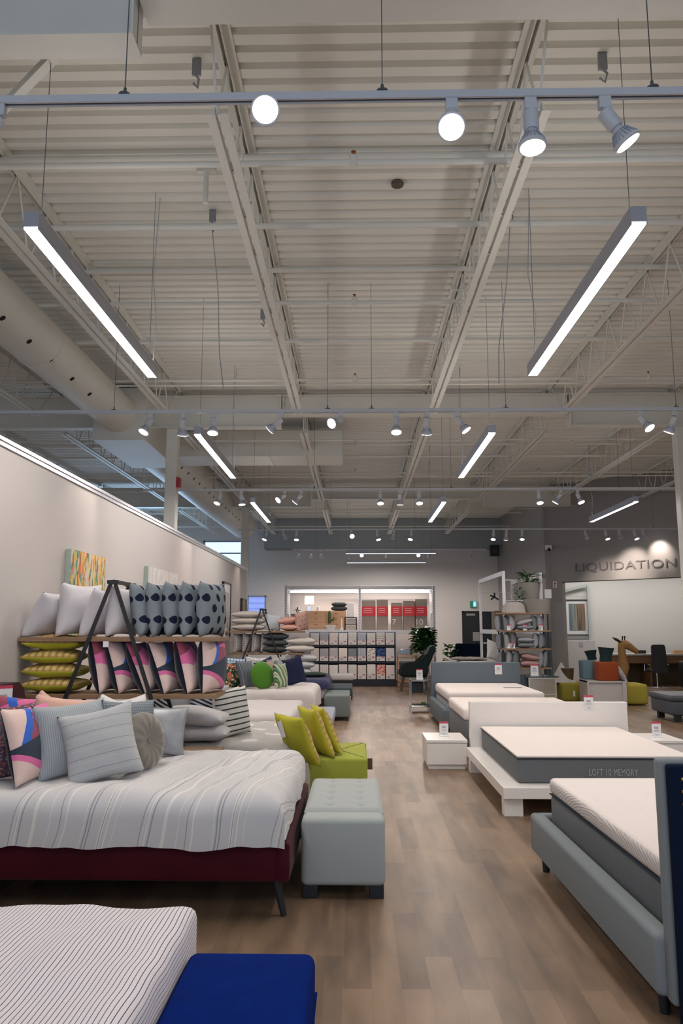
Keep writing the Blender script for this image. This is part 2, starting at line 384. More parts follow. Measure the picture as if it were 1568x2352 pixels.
bm = nb(); box(bm, DX-.37, DX+.44, 11.3, 13.4, DZ-.415, DZ+.415, .01); mk('plenum_box', bm, STEEL, t)
bm = nb(); tube(bm, (DX, 13.3, DZ), (DX, 24.4, DZ), .415, 32); mk('far_section', bm, STEEL, t, True)
BLK = mat('hole_black', (0.006, 0.006, 0.006), .8)
def duct_holes(r, ys, ang, s):
    for y in ys:
        a = ang; c0 = Vector((DX+math.cos(a)*(r-.004), y, DZ+math.sin(a)*(r-.004))); nrm = Vector((math.cos(a), 0, math.sin(a)))
        bm = nb(); tube(bm, c0, c0+nrm*.008, s, 14); mk('air_hole', bm, BLK, t, True)
duct_holes(.296, [4.6+.62*k for k in range(9)], math.radians(-52), .032)
duct_holes(.415, [14.2+.55*k for k in range(15)], math.radians(-35), .03)

# ================================================================ LINEAR PENDANTS
EMW = mat('diffuser_lit', (1, 1, 1), .5, emis=9, ecol=(1, .97, .95))
FIX = mat('fixture_aluminium', (0.42, 0.44, 0.50), .4, .3)
CABLE = mat('hanger_cable', (0.10, 0.11, 0.13), .5)
def pendant(x, y0, y1, label, z=3.70, across=False, on=True):
    t = thing('linear_pendant', label, 'pendant light', (x, (y0+y1)/2, z), PI/2*across, group='linear pendant lights')
    L = (y1-y0)/2
    bm = nb(); box(bm, -.043, .043, -L, L, .012, .10, .003); box(bm, -.043, -.038, -L, L, -.002, .012); box(bm, .038, .043, -L, L, -.002, .012); mk('housing', bm, FIX, t, local=True)
    bm = nb(); box(bm, -.038, .038, -L+.004, L-.004, .0, .012); mk('diffuser', bm, EMW, t, local=True)
    for s in (-1, 1):
        bm = nb(); tube(bm, (0, s*(L-.12), .10), (0, s*(L-.12), 1.64), .0022, 6); tube(bm, (0, s*(L-.12), .10), (0, s*(L-.12), .14), .007, 8); mk('hanger_cable', bm, CABLE, t, local=True)
    bm = nb(); sweep(bm, [(0.012, L-.05, .1), (.03, L-.07, .5), (-.015, L-.04, .9), (.02, L-.05, 1.62)], .004, 6); mk('power_cord', bm, FIX, t, local=True)
    a = area_light('pendant_lamp', (0, 0, -.006), (0, 0, 0), .07, 2*L, LIN_W, LIN_COL); a.parent = t
    u = area_light('ceiling_fill_light', (0, 0, .106), (PI, 0, 0), .06, 2*L, LIN_W*(.12 if y1 < 11 else .04), (1, .97, .93)); u.parent = t  # added fill aimed upward to brighten the deck, not part of the fixture
    return t
pendant(-1.73, 3.76, 6.22, 'large bright linear pendant at the upper left of the photo')
pendant(1.495, 3.77, 6.23, 'large bright linear pendant at the upper right of the photo')
pendant(-1.75, 8.18, 10.67, 'second linear pendant of the left row, above the near column')
pendant(1.495, 8.18, 10.70, 'second linear pendant of the right row')
pendant(-1.77, 12.87, 15.35, 'third and farthest linear pendant of the left row')
pendant(1.50, 12.87, 15.35, 'third linear pendant of the right row')
pendant(4.76, 12.87, 15.4, 'linear pendant hanging before the dark grey sign wall')
pendant(1.0, 20.7, 23.3, 'nearer of the two crosswise linear pendants before the back wall', across=True)
pendant(1.0, 23.9, 26.5, 'farther of the two crosswise linear pendants before the back wall', across=True)
for x, y in ((-1.73, -.7), (1.495, -.7), (4.76, 4), (4.76, 8.4), (8.0, 4), (8.0, 8.4), (8.0, 13), (-5.2, 4), (-5.2, 10), (-6, 16)):
    a = area_light('unseen_pendant_lamp', (x, y, 3.69), (0, 0, 0), .07, 2.45, LIN_W, LIN_COL)
area_light('unseen_alcove_fill', (8.0, 21.3, 3.5), (0, 0, 0), 5, 5*.06, 95, (1, .95, .93))  # both alcove lights are added out of view to brighten the recess
area_light('unseen_alcove_fill', (7.0, 21.3, 3.5), (0, 0, 0), .3, .3, 10, (1, .97, .9))

# ================================================================ TRACK LIGHTING
TZ = 3.87
TRK = mat('track_white', (0.60, 0.62, 0.66), .4); GROOVE = mat('track_groove', (0.10, 0.10, 0.12), .5)
def track(y, x0, x1, label, hang):
    t = thing('lighting_track', label, 'lighting track', ((x0+x1)/2, y, TZ), group='lighting tracks')
    bm = nb(); box(bm, x0, x1, y-.018, y+.018, TZ+.012, TZ+.036, .002); box(bm, x0, x1, y-.018, y-.008, TZ, TZ+.013); box(bm, x0, x1, y+.008, y+.018, TZ, TZ+.013); mk('rail', bm, TRK, t)
    bm = nb(); box(bm, x0+.02, x1-.02, y-.008, y+.008, TZ+.006, TZ+.012); mk('groove', bm, GROOVE, t)
    for hx in hang:
        bm = nb(); tube(bm, (hx, y, TZ+.036), (hx, y, 5.34), .0025, 6); tube(bm, (hx, y, TZ+.036), (hx, y, TZ+.043), .028, 12); tube(bm, (hx, y, TZ+.043), (hx, y, TZ+.075), .007, 8); mk('hanger', bm, CABLE, t)
TR = [3.02, 7.9, 12.62, 17.95, 22.75]
track(TR[0], -3.0, 3.2, 'nearest white lighting track crossing the top of the photo', (-1.01, .12, 1.29))
track(TR[1], -4.2, 4.6, 'second white lighting track, over the white platform bed', (-2.6, -.3, .17, 1.6, 3.4))
track(TR[2], -3.6, 6.5, 'third white lighting track from the front', (-2.4, -.7, 1.6, 4.4))
track(TR[3], -2.8, 8.4, 'fourth white lighting track, before the grey sign wall', (-2.3, -.6, 1.4, 4.4, 7))
track(TR[4], -1.9, 3.9, 'rearmost lighting track before the back wall', (-1.2, 1.2, 3.2))
BULBW = mat('bulb_white', (0.62, 0.64, 0.68), .35); FIN = mat('bulb_fin', (0.40, 0.44, 0.52), .4)
LENS = mat('bulb_lens_lit', (1, 1, 1), .4, emis=14, ecol=(1, .95, .92))
def head_meshes():
    r = {}
    bm = nb(); box(bm, -.026, .026, -.017, .017, -.055, 0, .004); box(bm, -.008, .008, -.012, .012, -.085, -.055); r['adapter'] = (bm, BULBW)
    bm = nb(); lathe(bm, [(.018, -.0), (.034, -.006), (.034, -.085), (.03, -.09)], 20); r['socket'] = (bm, BULBW)
    bm = nb(); lathe(bm, [(.016, -.085), (.024, -.095), (.03, -.115), (.05, -.148), (.060, -.166), (.060, -.174), (.052, -.176)], 24); r['bulb'] = (bm, BULBW)
    return r
bm = nb(); box(bm, -.026, .026, -.017, .017, -.055, 0, .004); box(bm, -.008, .008, -.012, .012, -.08, -.055)
_ad = mk('adapter', bm, BULBW, local=True)
bm = nb(); lathe(bm, [(.018, .012), (.033, .006), (.033, -.075), (.029, -.082)], 20); _so = mk('socket', bm, BULBW, smooth=True, local=True)
bm = nb(); lathe(bm, [(.018, -.08), (.026, -.09), (.031, -.108), (.048, -.136), (.061, -.156), (.061, -.164), (.054, -.168)], 24)
for k in range(20):
    a = 2*PI*k/20; c_, s_ = math.cos(a), math.sin(a)
    bar(bm, (c_*.033, s_*.033, -.104), (c_*.057, s_*.057, -.150), .003, .006, mi=1)
_bu = mk('bulb', bm, [BULBW, FIN], smooth=True, local=True)
bm = nb(); lathe(bm, [(.054, -.165), (.052, -.170), (.03, -.174), (.002, -.175)], 24); _le = mk('lens', bm, LENS, smooth='all', local=True)
META = (_ad.data, _so.data, _bu.data, _le.data)
for o in (_ad, _so, _bu, _le): bpy.data.objects.remove(o)
def head(x, row, d, label, power=1.0, size=1.15, blend=.9):
    y = TR[row]; t = thing('track_spotlight', label, 'spotlight', (x, y, TZ), group='track spotlights')
    def ch(nm, me, par, loc=(0, 0, 0), q=None):
        o = bpy.data.objects.new(nm, me); C.objects.link(o); o.parent = par; o.location = loc
        if q is not None: o.rotation_mode = 'QUATERNION'; o.rotation_quaternion = q
        return o
    q = (-Vector(d)).to_track_quat('Z', 'Y')
    ch('adapter', META[0], t)
    so = ch('socket', META[1], t, (0, 0, -.075), q)
    bu = ch('bulb', META[2], so); ch('lens', META[3], so)
    l = bpy.data.lights.new('spot_lamp', 'SPOT'); l.energy = SPOT_W*power; l.color = SPOT_COL; l.spot_size = size; l.spot_blend = blend; l.shadow_soft_size = .05
    lo = bpy.data.objects.new('spot_lamp', l); C.objects.link(lo); lo.parent = so; lo.location = (0, 0, -.19)
    return t
H = head
H(-1.56, 0, (-.75, -.25, -.75), 'spotlight cut by the left edge on the nearest track', 1.0)
H(-.38, 0, (.05, -.86, -.42), 'blazing spotlight turned to the camera on the nearest track', .35)
H(.42, 0, (-.10, -.62, -.78), 'spotlight tilted toward the camera, left of the trio on the nearest track', .8)
H(.76, 0, (0, -.08, -1), 'spotlight pointing straight down, middle of the trio on the nearest track')
H(1.08, 0, (.42, .02, -.62), 'spotlight tilted right, right of the trio on the nearest track')
R2 = [(-2.2, (-.35, -.35, -.9), 'leftmost spotlight of the second track'), (-1.85, (-.1, .35, -.9), 'second spotlight from the left on the second track, seen from behind'), (-1.52, (.0, -.3, -1), 'third spotlight from the left on the second track'), (-.80, (-.75, .2, -.65), 'spotlight on the second track turned left toward the partition'), (-.16, (-.55, -.65, -.45), 'bright spotlight on the second track, just left of the aisle'), (.43, (0, -.3, -1), 'spotlight on the second track, just right of the aisle'), (.76, (.0, .4, -.95), 'spotlight on the second track facing away, right of the aisle'), (1.08, (.5, -.15, -.75), 'spotlight on the second track tilted to the right'), (3.02, (.35, -.45, -.8), 'bright spotlight at the right of the second track'), (3.38, (-.3, .35, -.9), 'spotlight beside the right column on the second track')]
for x, d, l in R2: H(x, 1, d, l)
R3 = [(-2.28, (-.3, -.35, -.9), 'leftmost spotlight of the third track'), (-1.93, (.1, -.1, -1), 'second spotlight from the left on the third track'), (-1.2, (-.6, -.5, -.6), 'left one of a crossed pair of spotlights on the third track'), (-.92, (-.6, .1, -.7), 'right one of a crossed pair of spotlights on the third track'), (.41, (0, -.35, -1), 'spotlight on the third track, left of three beside the aisle'), (.74, (0, .2, -1), 'spotlight on the third track, middle of three beside the aisle'), (1.06, (0, -.35, -1), 'spotlight on the third track, right of three beside the aisle'), (3.06, (0, -.35, -1), 'spotlight on the third track, left of three before the grey wall'), (3.42, (-.5, .2, -.8), 'spotlight on the third track, middle of three before the grey wall'), (3.7, (.25, -.35, -.9), 'spotlight on the third track, right of three before the grey wall')]
for x, d, l in R3: H(x, 2, d, l)
R4 = [(-2.12, (-.3, -.3, -.9)), (-1.73, (.3, .8, -.65)), (-1.41, (0, -.35, -1)), (-.11, (.1, -.8, -.5)), (.5, (.2, -.3, -1)), (.9, (-.1, .8, -.65)), (1.31, (-.2, -.35, -1)), (3.25, (-.15, -.3, -1)), (3.55, (0, .4, -.8)), (3.92, (-.1, -.3, -1)), (5.4, (.5, .6, -.72)), (5.88, (.15, -.3, -.9)), (6.2, (.45, .62, -.62)), (6.55, (.2, -.3, -.9)), (6.75, (.75, .55, -.62))]
N4 = ['leftmost', 'second', 'third', 'fourth, glaring at the camera,', 'fifth', 'sixth', 'seventh', 'eighth', 'ninth', 'tenth', 'eleventh', 'twelfth', 'thirteenth', 'fourteenth', 'rightmost']
for k, (x, d) in enumerate(R4): H(x, 3, d, N4[k]+' spotlight of the fourth track counting from the left', 3.2 if k in (1, 5) else 1.0 if k < 10 else 2.4 if k < 14 else 1.3)
for k, (x, d) in enumerate(((-1.7, (-.3, .9, -.55)), (-1.35, (-.1, .95, -.6)), (-1.05, (0, .9, -.6)), (.15, (.1, -.75, -.5)), (.9, (0, .95, -.6)), (1.85, (.0, -.75, -.5)), (2.15, (.2, .9, -.6)), (3.4, (.2, .9, -.6)))):
    H(x, 4, d, N4[k].replace('fourth, glaring at the camera,', 'fourth')+' spotlight of the rearmost track counting from the left', 2.2)
# ================================================================ SOFT GOODS HELPERS
def pillow_bm(w, h, t, seed=0, n=14, pinch=.06, wr=.004, mi2=0):
    """standing cushion: x width, z height from 0, y thickness"""
    bm = nb(); g = [[None]*(n+1) for _ in range(n+1)]; bk = [[None]*(n+1) for _ in range(n+1)]
    sv = Vector((seed*3.7, seed*1.3, seed*.7))
    for i in range(n+1):
        for j in range(n+1):
            u = -math.cos(PI*i/n); v = -math.cos(PI*j/n); u = .6*u+.4*(2*i/n-1); v = .6*v+.4*(2*j/n-1)
            x = u*w/2*(1-pinch*(1-v*v)); z = v*h/2*(1-pinch*(1-u*u))
            T = t/2*(max(0, (1-u**2))*max(0, (1-v**2)))**.42
            for s, G in ((-1, g), (1, bk)):
                if s == 1 and (i in (0, n) or j in (0, n)): G[i][j] = g[i][j]; continue
                nn = noise.noise(Vector((x*9, z*9, s*2))+sv)
                G[i][j] = bm.verts.new((x, s*(T+nn*wr*3*min(1, T/(t*.2+1e-6))), z+h/2*(1-pinch*.0)))
    for i in range(n):
        for j in range(n):
            bm.faces.new((g[i][j], g[i+1][j], g[i+1][j+1], g[i][j+1]))
            f = bm.faces.new((bk[i][j], bk[i][j+1], bk[i+1][j+1], bk[i+1][j])); f.material_index = mi2
    return bm
_PC = {}
def cushion(label, m, w, h, t, loc, rz=0, lean=0, roll=0, group=None, name='cushion', cat='cushion', back=None, seed=None, pinch=.085, n=14):
    key = (w, h, t, seed, pinch, m.name, back.name if back else '')
    seed = len(_PC) if seed is None else seed
    o = mk(name, pillow_bm(w, h, t, seed, n, pinch, mi2=1 if back else 0), [m, back] if back else m, smooth='all', local=True)
    _PC[len(_PC)] = o
    o.location = loc; o.rotation_euler = Euler((lean, roll, rz), 'XYZ')
    return tag(o, label, cat, group)
def flat(label, m, w, d, t, loc, rz=0, group=None, name='cushion', cat='cushion', back=None, tilt=0, seed=None):
    """cushion lying down; loc = centre of its underside"""
    o = mk(name, pillow_bm(w, d, t, seed if seed is not None else len(_PC), 14, .04, mi2=1 if back else 0), [m, back] if back else m, smooth='all', local=True)
    _PC[len(_PC)] = o
    o.data.transform(Matrix.Translation((0, 0, t/2)) @ Matrix.Rotation(-PI/2, 4, 'X') @ Matrix.Translation((0, 0, -d/2)))
    o.location = loc; o.rotation_euler = Euler((0, tilt, rz), 'XYZ')
    return tag(o, label, cat, group)
def drape_bm(x0, x1, y0, y1, zt, drops, r=.09, seed=0, wr=.012, nx=64, ny=44, flare=.03, hem=.02):
    """bedding over a mattress. drops=(x-,x+,y-,y+) hang lengths; the folds follow the hanging cloth"""
    bm = nb(); sv = Vector((seed*5.1, 2.2, seed))
    def axis(s, a, b, da, db):
        # s: arc position -> (pos, drop, outside amount)
        L = b-a
        if s < 0:
            d = -s; q = min(d, r*PI/2); ang = q/r; return a+r-r*math.sin(ang)-0, r-r*math.cos(ang)+max(0, d-r*PI/2), d
        if s > L-2*r:
            d = s-(L-2*r); q = min(d, r*PI/2); ang = q/r; return b-r+r*math.sin(ang), r-r*math.cos(ang)+max(0, d-r*PI/2), d
        return a+r+s, 0, 0
    def rngs(a, b, da, db, n):
        lo = -(r*PI/2+max(0, da-r)) if da else -r*PI/2*0.55; hi = (b-a-2*r)+(r*PI/2+max(0, db-r) if db else r*PI/2*0.55)
        return [lo+(hi-lo)*k/n for k in range(n+1)]
    SX = rngs(x0, x1, drops[0], drops[1], nx); SY = rngs(y0, y1, drops[2], drops[3], ny)
    G = []
    for sx in SX:
        row = []
        for sy in SY:
            px, dx, ox = axis(sx, x0, x1, 0, 0); py, dy, oy = axis(sy, y0, y1, 0, 0)
            d = max(dx, dy); z = zt-d
            k = min(1, d/.25)
            if dy > dx and d > 0:
                w = noise.noise(Vector((px*5.5, 0, 3))+sv)*flare*1.4+flare*.5; py += (-1 if sy < 0 else 1)*w*k
                z += noise.noise(Vector((px*2.2, 5, 0))+sv)*hem*k
            elif d > 0:
                w = noise.noise(Vector((0, py*5.5, 7))+sv)*flare*1.4+flare*.5; px += (-1 if sx < 0 else 1)*w*k
                z += noise.noise(Vector((9, py*2.2, 0))+sv)*hem*k
            z += wr*noise.noise(Vector((px*3.1, py*3.1, 1))+sv)*1.3+wr*.7*noise.noise(Vector((px*8, py*6, 4))+sv)
            row.append(bm.verts.new((px, py, z)))
        G.append(row)
    uv = bm.loops.layers.uv.new('UVMap')      # cloth coordinates, so the weave follows the folds
    for i in range(nx):
        for j in range(ny):
            f = bm.faces.new((G[i][j], G[i+1][j], G[i+1][j+1], G[i][j+1]))
            vv = {G[i][j]: (i, j), G[i+1][j]: (i+1, j), G[i+1][j+1]: (i+1, j+1), G[i][j+1]: (i, j+1)}
            for l in f.loops: a_, b_ = vv[l.vert]; l[uv].uv = (SX[a_], SY[b_])
    return bm
def duvet(label, m, x0, x1, y0, y1, zt, drops, name='duvet', cat='duvet', **k):
    o = mk(name, drape_bm(x0, x1, y0, y1, zt, drops, **k), m, smooth='all')
    return tag(o, label, cat)

# pattern materials ------------------------------------------------
def lt(nt, a, v): return mth(nt, 'LESS_THAN', a, v)
def stripes(nt, c, period, duty, phase=0.0):
    f = mth(nt, 'FRACT', mth(nt, 'ADD', mth(nt, 'DIVIDE', c, period), phase)); return lt(nt, f, duty)
def stripe_mat(name, base, lines, ang=0.0, kind='Object', wob=0.0, axes='xy', rough=.9, bs=.25):
    """lines = [(period, duty, phase, colour)]"""
    m, nt, b = nt_new(name, rough, spec=.2); x, y, z, v = xyz(nt, kind)
    A = {'x': x, 'y': y, 'z': z}; a, c = A[axes[0]], A[axes[1]]
    u = mth(nt, 'ADD', mth(nt, 'MULTIPLY', a, math.cos(ang)), mth(nt, 'MULTIPLY', c, math.sin(ang)))
    if wob: u = mth(nt, 'ADD', u, mth(nt, 'MULTIPLY', mth(nt, 'SUBTRACT', noise_n(nt, v, 2.2, 1), .5), wob))
    n = noise_n(nt, v, 240)
    col = mixc(nt, n, tuple(k*.9 for k in base), tuple(min(1, k*1.08) for k in base))
    for p, d, ph, cc in lines: col = mixc(nt, stripes(nt, u, p, d, ph), col, cc)
    out(nt, b, col); bump(nt, b, n, bs, .002); b.inputs['Sheen Weight'].default_value = .15
    return m
def grid_mat(name, base, c1, period, duty, axes='xz', c2=None):
    m, nt, b = nt_new(name, .9, spec=.2); x, y, z, v = xyz(nt); A = {'x': x, 'y': y, 'z': z}
    s1 = stripes(nt, A[axes[0]], period, duty); s2 = stripes(nt, A[axes[1]], period, duty)
    col = mixc(nt, mth(nt, 'MULTIPLY', s1, .55), base, c1); col = mixc(nt, mth(nt, 'MULTIPLY', s2, .55), col, c2 or c1); out(nt, b, col)
    bump(nt, b, noise_n(nt, v, 200), .3, .002); return m
def dots_mat(name, base, dot, sx, sz, r, axes='xz', jit=.0, ell=1.0, kind='Object'):
    m, nt, b = nt_new(name, .9, spec=.2); x, y, z, v = xyz(nt, kind); A = {'x': x, 'y': y, 'z': z}
    u, w = A[axes[0]], A[axes[1]]
    row = mth(nt, 'FLOOR', mth(nt, 'DIVIDE', w, sz)); off = mth(nt, 'ADD', mth(nt, 'MULTIPLY', mth(nt, 'MODULO', mth(nt, 'ABSOLUTE', row), 2.0), .5), .25)
    fu = mth(nt, 'SUBTRACT', mth(nt, 'FRACT', mth(nt, 'ADD', mth(nt, 'DIVIDE', u, sx), off)), .5); fw = mth(nt, 'SUBTRACT', mth(nt, 'FRACT', mth(nt, 'DIVIDE', w, sz)), .5)
    d = mth(nt, 'SQRT', mth(nt, 'ADD', mth(nt, 'POWER', mth(nt, 'MULTIPLY', fu, sx), 2.0), mth(nt, 'POWER', mth(nt, 'MULTIPLY', fw, sz*ell), 2.0)))
    n = noise_n(nt, v, 18, 2); d = mth(nt, 'ADD', d, mth(nt, 'MULTIPLY', mth(nt, 'SUBTRACT', n, .5), jit))
    n2 = noise_n(nt, v, 220); bc = mixc(nt, n2, tuple(k*.85 for k in base), tuple(min(1, k*1.12) for k in base))
    out(nt, b, mixc(nt, lt(nt, d, r), bc, dot)); bump(nt, b, n2, .3, .002); return m
def geo_mat(name, layers, base, flip=1):
    """facets of flat colour split by straight seams; layers = [(a,b,c,colour,halfwidth or None)] on x,z"""
    m, nt, b = nt_new(name, .85, spec=.2); x, y, z, v = xyz(nt)
    col = None; cur = base
    for a, c, k, cc, hw in layers:
        s = mth(nt, 'SUBTRACT', mth(nt, 'ADD', mth(nt, 'MULTIPLY', x, a*flip), mth(nt, 'MULTIPLY', z, c)), k)
        f = lt(nt, s, 0.0) if hw is None else lt(nt, mth(nt, 'ABSOLUTE', s), hw)
        cur = mixc(nt, f, cur, cc)
    out(nt, b, cur); bump(nt, b, noise_n(nt, v, 220), .25, .002); b.inputs['Sheen Weight'].default_value = .2; return m
def motif_mat(name, base, cols, scale, thr=.45, axes='xz'):
    m, nt, b = nt_new(name, .9, spec=.2); x, y, z, v = xyz(nt); cur = base
    for k, c in enumerate(cols):
        n = noise_n(nt, v, scale*(1+.21*k), 1, (1+.3*k, 1, 1.2)); cur = mixc(nt, mth(nt, 'GREATER_THAN', n, thr+.03*k), cur, c)
    out(nt, b, cur); return m
PINK = (.72, .16, .36); ROSE = (.33, .075, .12); BLU = (.035, .13, .55); CHAR = (.035, .05, .075); CREAM = (.74, .55, .50); NAVB = (.006, .009, .022)
GEO = geo_mat('geometric_print', [(-.1, -1, -.37, PINK, None), (1, -.6, -.30, CREAM, None), (1, -.6, -.275, BLU, .03), (-.25, 1, .27, CHAR, None), (.4, 1, .105, PINK, None), (.5, 1, .05, CREAM, None), (-1, .6, -.09, BLU, None), (-.8, 1, -.09, PINK, None)], ROSE)
GEO2 = geo_mat('geometric_print_turned', [(.5, 1, .42, PINK, None), (-1.1, .6, .16, BLU, .035), (.6, 1, .30, CREAM, None), (.3, 1, .22, BLU, None), (-.5, 1, .14, CREAM, None), (.7, 1, .10, CHAR, None)], ROSE, -1)
BACKN = fabric('navy_velvet_back', NAVB, sheen=.5)
WLIN = fabric('white_linen', (.60, .575, .60), bs=.45); GREYL = fabric('pale_grey_linen', (.42, .43, .45))
BLK_DOT = dots_mat('ink_dot_linen', (.20, .235, .26), (.008, .012, .035), .14, .092, .027, ell=.8, jit=.012)
YEL = fabric('chartreuse_cotton', (.48, .46, .035)); 
PLAID = grid_mat('ochre_plaid', (.60, .46, .16), (.20, .07, .045), .055, .42, c2=(.40, .20, .09))
STRG = stripe_mat('grey_stripe_cushion', (.44, .45, .46), [(.075, .06, .0, (.27, .29, .32)), (.075, .03, .3, (.55, .54, .53))], axes='zx')
STRF = stripe_mat('fine_grey_stripe', (.38, .41, .43), [(.012, .3, 0, (.26, .29, .32))], axes='xz')
HERR = motif_mat('red_weave', (.40, .24, .22), [(.20, .045, .05), (.06, .07, .12)], 60, .48)
WEAVE = grid_mat('slate_weave', (.26, .29, .32), (.12, .15, .18), .018, .4)
TAUPE = fabric('taupe_velvet', (.20, .18, .155), sheen=.7)
PEACH = fabric('peach_velvet', (.72, .44, .36), sheen=.5)
DSTR = stripe_mat('navy_diagonal_stripe', (.50, .52, .54), [(.034, .5, 0, (.015, .022, .05))], ang=1.15, axes='xz')
BWST = stripe_mat('black_brush_stripe', (.56, .55, .52), [(.05, .26, 0, (.02, .03, .035))], axes='zx', wob=.02)
SILV = mat('silver_satin', (.33, .34, .36), .4, .3, ns=12, na=.4, bs=.5)

# ================================================================ LEFT ROW OF BEDS
def taper_leg(bm, x, y, zt, r0, r1, lx=0, ly=0, n=14): tube(bm, (x, y, zt), (x+lx, y+ly, 0), r0, n, r1)
# --- striped bed at the lower left
ST1 = stripe_mat('ticking_stripe', (.80, .75, .77), [(.0168, .15, 0, (.03, .045, .13))], ang=0, kind='UV', axes='xy', wob=.012)
t = thing('bed', 'low dark bed under the finely striped duvet at the lower left', 'bed', (-1.6, 2.3, 0))
bm = nb(); box(bm, -2.6, -.70, 1.35, 2.98, .14, .30, .02); mk('bed_frame', bm, fabric('charcoal_fabric', (.03, .032, .036)), t, True)
bm = nb(); box(bm, -2.6, -.70, 1.38, 2.95, .30, .50, .06, 3); mk('mattress', bm, WHITE, t, True)
for x in (-2.5, -.82):
    for y in (1.45, 2.88): bm = nb(); taper_leg(bm, x, y, .14, .022, .015); mk('leg', bm, DARKLEG, t)
duvet('white duvet with fine navy pinstripes on the bed at the lower left', ST1, -2.62, -.612, 1.3, 3.10, .555, (0, .40, .3, .40), r=.05, seed=2, wr=.014, nx=90, ny=70, flare=.003)
# --- royal blue bench
t = thing('upholstered_bench', 'royal blue velvet bench at the bottom of the photo', 'bench', (-.37, 2.2, 0))
BLV = mat('royal_blue_velvet', (.0015, .016, .15), .95, 0, 9, .3, .1, spec=.04)
bm = nb(); box(bm, -.605, -.15, 1.55, 2.95, .13, .445, .035, 4); mk('cushion_body', bm, BLV, t, True)
bm = nb(); box(bm, -.612, -.143, 1.543, 2.957, .30, .306, .002); mk('piping', bm, BLV, t)
for x in (-.56, -.19):
    for y in (1.6, 2.9): bm = nb(); taper_leg(bm, x, y, .13, .02, .014); mk('leg', bm, DARKLEG, t)
# --- maroon velvet bed
MAR = fabric('maroon_velvet', (.055, .002, .009), ns=7, na=.35, bs=.12, sheen=.12, rough=.75)
t = thing('bed', 'maroon velvet platform bed with winged headboard and black tapered legs', 'bed', (-1.5, 5.3, 0))
bm = nb(); box(bm, -2.60, -.44, 4.50, 4.57, .19, .385, .022, 3); mk('side_rail', bm, MAR, t, True)
bm = nb(); box(bm, -2.60, -.44, 6.11, 6.18, .19, .385, .022, 3); mk('side_rail', bm, MAR, t, True)
bm = nb(); box(bm, -.45, -.375, 4.49, 6.19, .19, .40, .022, 3); mk('foot_rail', bm, MAR, t, True)
bm = nb(); box(bm, -2.45, -.45, 4.56, 6.12, .22, .30); mk('slat_base', bm, mat('slat_black', (.02, .02, .02), .8), t)
bm = nb()
# winged headboard with rounded upper corners, standing along the partition
prof = [(4.42, .2)]
for k in range(9): a = PI-PI/2*k/8; prof.append((4.42+.14+.14*math.cos(a), 1.18-.14+.14*math.sin(a)))
for k in range(9): a = PI/2-PI/2*k/8; prof.append((6.10-.14+.14*math.cos(a), 1.18-.14+.14*math.sin(a)))
prof.append((6.10, .2)); prism(bm, prof, 'x', -2.73, -2.60)
r_ = bmesh.ops.bevel(bm, geom=list(bm.edges), offset=.018, segments=2, affect='EDGES'); mk('headboard', bm, MAR, t, True)
for x in (-2.4, -.46):
    for y, s in ((4.57, -1), (6.1, 1)): bm = nb(); taper_leg(bm, x, y, .2, .028, .016, .05 if x > -1 else -.03, s*.02); mk('leg', bm, DARKLEG, t)
bm = nb(); box(bm, -2.44, -.46, 4.58, 6.10, .30, .585, .07, 3)
tag(mk('mattress', bm, WHITE, smooth=True), 'mattress under the cream striped duvet of the maroon bed', 'mattress')
STM = stripe_mat('cream_band_stripe', (.60, .59, .595), [(.36, .05, .1, (.76, .72, .68)), (.36, .02, .28, (.34, .34, .36)), (.36, .02, .33, (.34, .33, .35)), (.24, .035, .5, (.76, .72, .67)), (.24, .02, .62, (.35, .33, .33)), (.18, .025, .75, (.72, .69, .66))], ang=-.2, kind='UV', axes='xy', wob=.09)
duvet('pale grey duvet with cream stripes on the maroon velvet bed', STM, -2.58, -.40, 4.44, 6.12, .675, (.0, .235, .29, .20), r=.13, seed=4, wr=.022, nx=110, ny=80, flare=.012, hem=.02)
tagw = mat('tag_white', (.78, .77, .78), .5); TAGR = mat('tag_red', (.55, .05, .09), .5); TAGG = mat('tag_grey_print', (.40, .40, .43), .6)
def price_tag(label, loc, rz=0, h=.17, w=.105, stand=True, lean=-.12):
    t = thing('price_tag', label, 'price tag', loc, rz, 'price tags')
    bm = nb(); box(bm, -w/2, w/2, -.001, .001, .012, h); c = mk('card', bm, tagw, t, local=True)
    bm = nb(); box(bm, -w/2, w/2, -.0025, -.001, h-.022, h); c2 = mk('red_header', bm, TAGR, c, local=True)
    bm = nb(); box(bm, -w*.22, w*.22, -.0025, -.001, h*.55, h*.68); box(bm, -w*.3, w*.3, -.0025, -.001, h*.44, h*.47); box(bm, -w*.3, w*.3, -.0025, -.001, h*.36, h*.39); box(bm, -w*.16, w*.16, -.0025, -.001, h*.16, h*.20)
    mk('printed_lines', bm, TAGG, c, local=True); 
    if stand:
        bm = nb(); box(bm, -w/2-.004, w/2+.004, -.03, .03, 0, .012, .003); mk('holder_base', bm, mat('acrylic', (.85, .85, .88), .1), t, local=True)
    return t
price_tag('white price tag with red header on the corner of the maroon headboard', (-2.555, 5.60, .98), .75, .2, .13, stand=False)
